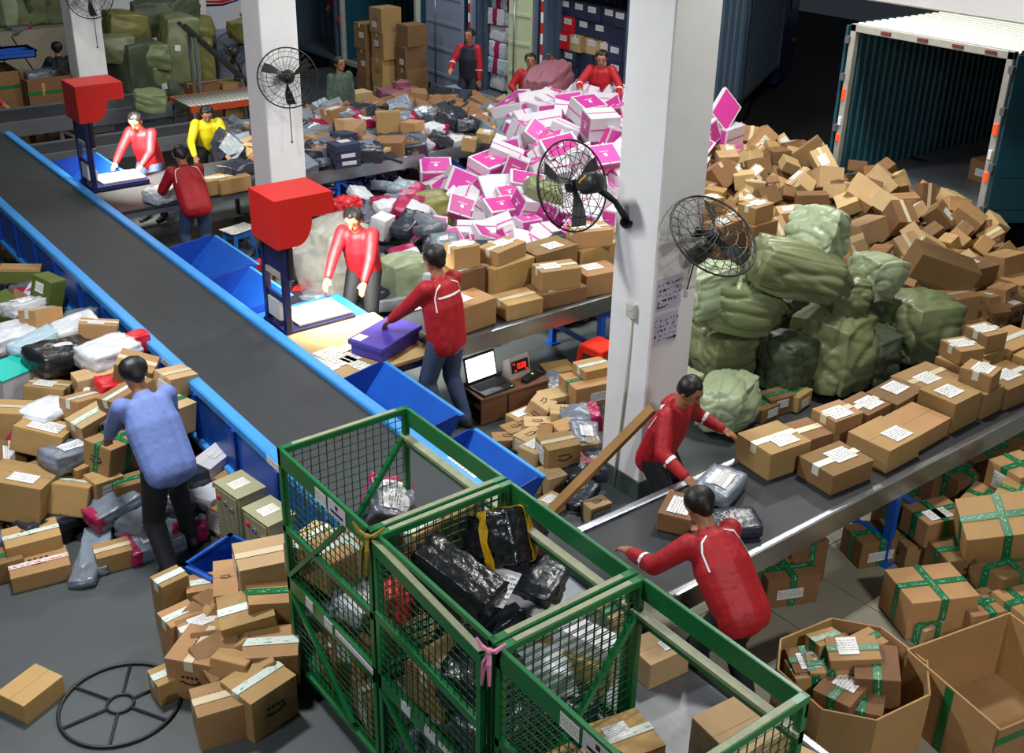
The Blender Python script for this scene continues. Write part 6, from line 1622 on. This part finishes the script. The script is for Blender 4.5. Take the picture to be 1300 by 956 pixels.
# ================================================================== grey parcels around the left column
GF = 'grey parcels on the steel-edged conveyor'; MF = ('the left column', (385, 200))
rf = random.Random(99)
FAR = [(440, 150, (.4, .28, .26), 'mailer_grey', 1), (436, 182, (.3, .24, .3), 'carton_navy', 0), (445, 160, (.36, .28, .2), 'cardboard_pale', 0), (400, 168, (.44, .3, .2), 'mailer_grey', 1), (462, 158, (.3, .22, .2), 'mailer_magenta', 0), (480, 170, (.44, .3, .2), 'mailer_grey', 1), (493, 157, (.34, .26, .34), 'cardboard', 0), (512, 153, (.34, .3, .26), 'mailer_grey', 1), (524, 164, (.28, .24, .22), 'cardboard', 0), (505, 180, (.46, .3, .2), 'mailer_dark', 0), (468, 195, (.4, .3, .2), 'mailer_dark', 0), (538, 148, (.36, .28, .24), 'mailer_grey', 0), (550, 152, (.26, .22, .22), 'mailer_grey', 1), (572, 152, (.46, .34, .3), 'mailer_dark', 0), (553, 163, (.42, .28, .14), 'mailer_white', 1), (535, 172, (.4, .28, .16), 'mailer_dark', 1), (540, 183, (.34, .24, .14), 'mailer_white', 1), (560, 178, (.34, .26, .18), 'mailer_dark', 0), (485, 192, (.3, .24, .14), 'cardboard_pale', 0), (470, 182, (.36, .26, .16), 'cardboard', 0), (410, 190, (.44, .3, .2), 'mailer_dark', 1), (390, 200, (.36, .3, .24), 'mailer_dark', 0), (390, 183, (.26, .22, .2), 'cardboard', 0), (412, 205, (.44, .32, .12), 'mailer_grey', 0), (425, 150, (.3, .26, .3), 'cardboard', 0), (520, 188, (.44, .26, .08), 'mailer_dark', 1), (575, 172, (.24, .2, .14), 'mailer_white', 0), (590, 160, (.3, .24, .2), 'mailer_dark', 0)]
PH = 'nearest the striped worker,heaped highest,beside the camouflage shirt,in the front rank,in the middle rank,at the steel edge'.split(',')
for i, (px, py, d, m, b) in enumerate(FAR):
    z = .8 + d[2] * .45 + (.12 if py < 165 else 0); p = at(px, py, z)
    rank = 'back rank' if py < 165 else ('middle rank' if py < 182 else 'front rank')
    wh = f'in {rank} by the steel-edged conveyor'
    if m.startswith('ca'): put_carton(p, d, tiltrot(rf.uniform(-30, 30), rf.gauss(0, 6), rf.gauss(0, 6)), wh, GF, MF, m, rf.choice((None, 'clear_tape')), LBL('top', .18, .12) if rf.random() < .6 else None)
    else: put_mailer(p, d, tiltrot(rf.uniform(-40, 40), rf.gauss(0, 10), rf.gauss(0, 10)), wh, GF, MF, m, rf.random() < .3, (.12, .5) if b and m != 'mailer_magenta' else None, n=9)
for i, z in enumerate((.86, .96, 1.06)):
    put_carton(at(437, 205, .86) + V((0, 0, i * .105)), (.36, .28, .1), tiltrot(-8 + i * 3), 'of the neat pile on the steel-edged conveyor', 'dark blue cartons piled on the conveyor', MF, 'carton_navy', None, LBL('top', .16, .12) if i == 2 else LBL('-y', .2, .05))
underlay('buried_parcels', 'grey parcels buried behind the steel-edged conveyor', lambda x, y: .95, lambda g: (g.uniform(6.3, 10.6), g.uniform(12.8, 15.4)), 230, 44, ('mailer_dark', 'mailer_grey', 'cardboard_dark'), .24, .4, .2)
# navy bags and mailers on the floor before it
GH = 'loose mailers on the floor before the pink heap'; MH = ('the red lamp hood', (375, 265))
def hF(x, y): return .42 * sm((x - 5.9) / 1.2) * sm((12.9 - y) / .5) * sm((y - 8.6) / .8) + .06
for i, (px, py) in enumerate(((400, 230), (425, 225), (440, 235), (455, 228), (480, 222), (495, 215), (412, 245))):
    p = at(px, py, .42); put_mailer(p, (.5, .36, .34), tiltrot(i * 40, 6, 6), 'glossy in the row under the steel-edged conveyor', 'navy bags under the conveyor', MH, 'mailer_navy', n=12, crease=.16, amp=.14, power=.5)
def kindF(rng, p):
    d = (rng.uniform(.34, .52), rng.uniform(.26, .36), rng.uniform(.1, .2)); m = rng.choice(('mailer_grey', 'mailer_grey', 'mailer_dark', 'mailer_dark', 'mailer_white')); b = (.1, .5) if rng.random() < .4 and m != 'mailer_dark' else None
    u, v = pix(p); wh = 'near the red lamp hood' if u < 450 else ('around the olive sack' if u < 580 else 'behind the middle conveyor')
    return d, lambda q, r, dd: put_mailer(q, dd, r, f'lying {wh}', GH, MH, m, rng.random() < .25, b, n=8)
scatter(hF, lambda g: (lambda x: (x, g.uniform(8.5, 12.4)))(g.uniform(5.9, 8.6)), 60, kindF, 51, .25, .6, 12, skip=lambda x, y, z: (lambda q: q[0] > 508 + (q[1] - 230) * .75 and q[1] < 318)(pix((x, y, z))))
put_mailer(heap_at(441, 263, lambda x, y: hF(x, y) + .15), (.34, .3, .26), tiltrot(20), 'knotted, bright red beside the red lamp hood', GH, None, 'mailer_red', n=12, power=.5, crease=.14)
put_mailer(heap_at(630, 330, lambda x, y: hF(x, y) + .25), (.7, .34, .3), tiltrot(10, 0, 12), 'largest slate one behind the middle conveyor', GH, None, 'mailer_dark', True, n=12, power=.4)
put_mailer(at(705, 290, .13), (.46, .3, .24), tiltrot(-30), 'shiny behind the loaded middle conveyor', GH, None, 'silver_film', n=10, power=.4)
put_carton(at(657, 304, .14), (.4, .26, .26), tiltrot(5), 'behind the middle conveyor', GH, None, 'cardboard', 'white_tape')
put_carton(at(742, 300, .145), (.36, .3, .28), tiltrot(30), 'behind the middle conveyor near the column', GH, None, 'cardboard_pale', 'clear_tape')
put_carton(at(485, 287, .5), (.26, .2, .26), tiltrot(30, 10, 0), 'near the olive sack', GH, None, 'carton_white', None, LBL('-y', .1, .1))
# between the stations
GI = 'parcels beneath the sorting table'; MI = ('the blue stool', (315, 300))
def kindI(rng, p):
    d = (rng.uniform(.3, .44), rng.uniform(.22, .32), rng.uniform(.1, .2)); m = rng.choice(('mailer_dark', 'mailer_grey', 'mailer_dark', 'mailer_red'))
    return d, lambda q, r, dd: put_mailer(q, dd, r, 'on floor between the scanning stations', GI, MI, m, False, (.1, .5) if m == 'mailer_grey' else None, n=7)
scatter(lambda x, y: .12, lambda g: (g.uniform(4.9, 6.0), g.uniform(9.9, 12.3)), 34, kindI, 61, .2, .6, 8)
put_carton(at(342, 352, .15), (.4, .3, .24), tiltrot(10), 'under the red bag by the blue chutes', GI, None, 'cardboard_pale', 'clear_tape')
put_mailer(at(345, 335, .35), (.34, .26, .12), tiltrot(10), 'on the pale carton by the blue chutes', GI, None, 'mailer_red', n=9)
for i, (px, py, d, rz) in enumerate(((270, 235, (.34, .24, .18), 5), (293, 232, (.42, .28, .18), 4))):
    put_carton(at(px, py, .85), d, tiltrot(rz), 'on the far sorting table behind the bending red worker', GI, MI, 'cardboard', 'clear_tape', LBL('top', .14, .1))
put_mailer(at(205, 247, .82), (.4, .3, .16), tiltrot(20), 'crumpled on the far sorting table', GI, None, 'mailer_white', n=12, crease=.12)
put_mailer(at(300, 215, .95), (.44, .34, .18), tiltrot(20), 'behind the cartons on the far sorting table', GI, None, 'mailer_dark', n=9)
for i, (px, py) in enumerate(((70, 195), (60, 200))): put_mailer(at(px, py, .5), (.4, .14, .12), tiltrot(20), 'beside the far blue chute', GI, MI, 'mailer_dark', n=8)
# ================================================================== mail sacks at the back
GM = 'green mail sacks at the back wall'
BACK = [(172, 95, (.8, .7, 1.3), 'woven_dark', 'large dark mail sack beside the far white column'), (205, 108, (.6, .5, .9), 'woven_green', 'mail sack with a small white tag in the front rank'), (228, 62, (.7, .6, 1.3), 'woven_green', 'tall boxy mail sack with a white tag'), (224, 115, (.5, .5, .8), 'woven_dark', 'narrow mail sack below the tall boxy one'), (160, 35, (.8, .6, .6), 'woven_olive', 'brownish mail sack lying on top beside the far column'), (195, 22, (.8, .6, .7), 'woven_dark', 'dark mail sack at the top of the pile'), (190, 70, (.7, .6, .5), 'woven_green', 'slumped mail sack in the middle of the pile'), (225, 15, (.8, .6, .6), 'woven_dark', 'dark drooping mail sack above the tall boxy one'), (255, 40, (.5, .5, .6), 'woven_olive', 'olive mail sack at the pile edge near the poster'), (150, 62, (.6, .5, .5), 'woven_green', 'mail sack with white scraps above the large dark one'), (255, 80, (.5, .5, .9), 'woven_olive', 'mail sack behind the feed chute'), (190, 128, (.5, .4, .35), 'woven_green', 'flat mail sack on the grey conveyor'), (290, 48, (.9, .6, .4), 'woven_olive', 'brown sack lying on the steel locker')]
for i, (px, py, d, m, lb) in enumerate(BACK):
    p = aty(px, py, 19.6 + (0 if py > 60 else .7)); p.z = max(p.z, d[2] * .48)
    if 'grey conveyor' in lb: p = at(px, py, .98)
    if 'locker' in lb: p = V((8.9, 19.2, 1.5))
    s = sack(lb, p, d, tiltrot(random.uniform(-30, 30), 0, random.uniform(-8, 8)), m, None, 14, i * 2.3 + 1, .35, GM, .05, .12)
    if 'white tag' in lb: MB().box((-d[0] * .2, -d[1] * .52, d[2] * .05), (.1, .02, .1)).build('tag', 'white_print', s)
for i, (px, py, d, m) in enumerate(((12, 12, (.6, .5, .8), 'woven_pale'), (32, 14, (.8, .6, .9), 'woven_green'), (62, 14, (.9, .6, .9), 'woven_green'), (84, 20, (.4, .5, .7), 'woven_pale'), (48, 4, (.8, .6, .9), 'woven_dark'))):
    p = aty(px, py, 22.6); p.z = max(p.z, 1.32 + d[2] * .46)
    sack(('palest', 'first', 'second', 'narrow pale', 'darkest')[i] + ' green sack on the raised platform at the frame corner', p, d, tiltrot(random.uniform(-20, 20)), m, None, 12, i * 4.4, .4, 'sacks on the raised platform')
put_mailer(aty(24, 37, 22.15) + V((0, 0, -.02)), (.4, .3, .16), tiltrot(10), 'alone on the raised platform edge', 'sacks on the raised platform', None, 'mailer_grey', n=9, band=(.3, .5))
for i, (px, py, m) in enumerate(((62, 92, 'mailer_grey'), (88, 95, 'mailer_grey'), (58, 100, 'mailer_dark'))):
    put_mailer(V((4.95 + i * .13, 18.85 + i * .08, 1.08)), (.34, .26, .24), tiltrot(i * 50), 'in the large open carton by the far conveyor', 'bags in the large open carton', ('the far column', (110, 90)), m, n=9)
put_carton(V((5.1, 18.8, .95)), (.36, .28, .2), tiltrot(10), 'in the large open carton by the far conveyor', 'bags in the large open carton', None, 'cardboard', None, LBL('top'))
pq = aty(257, 118, 18.0)
stack(pq.x, 18.0, (.5, .4, .46), 2, 'cardboard_dark', 'behind the white roller table', mark=None)
stack(pq.x + .5, 18.05, (.4, .4, .44), 2, 'cardboard', 'behind the roller table near the locker', mark=None)
# a hidden-neighbour pass is not needed: number what still looks alike
by = {}
for o, mk in THINGS:
    by.setdefault(o['label'].lower(), []).append((o, mk))
for lab, lst in by.items():
    if len(lst) < 2: continue
    dg_pts = [(math.dist(pix(o.location), mk[1]) if mk else pix(o.location)[0], o, mk) for o, mk in lst]
    dg_pts.sort(key=lambda t: t[0])
    for i, (_, o, mk) in enumerate(dg_pts):
        n = ORD[i] if i < 20 else f'number {i + 1}'
        wds = o['label'].split()
        o['label'] = ' '.join(wds) + (f', {n} from {mk[0]}' if mk else f', {n} of its kind')
        if len(o['label'].split()) > 16:
            o['label'] = o['label'].replace('untaped ', '').replace(' the ', ' ')
for o, mk in THINGS:
    if len(o['label'].split()) > 16: print('LONG', o['label'])
print('things', len(THINGS), 'objects', len(bpy.data.objects), 'heapE', NE, 'heapP', NP_)
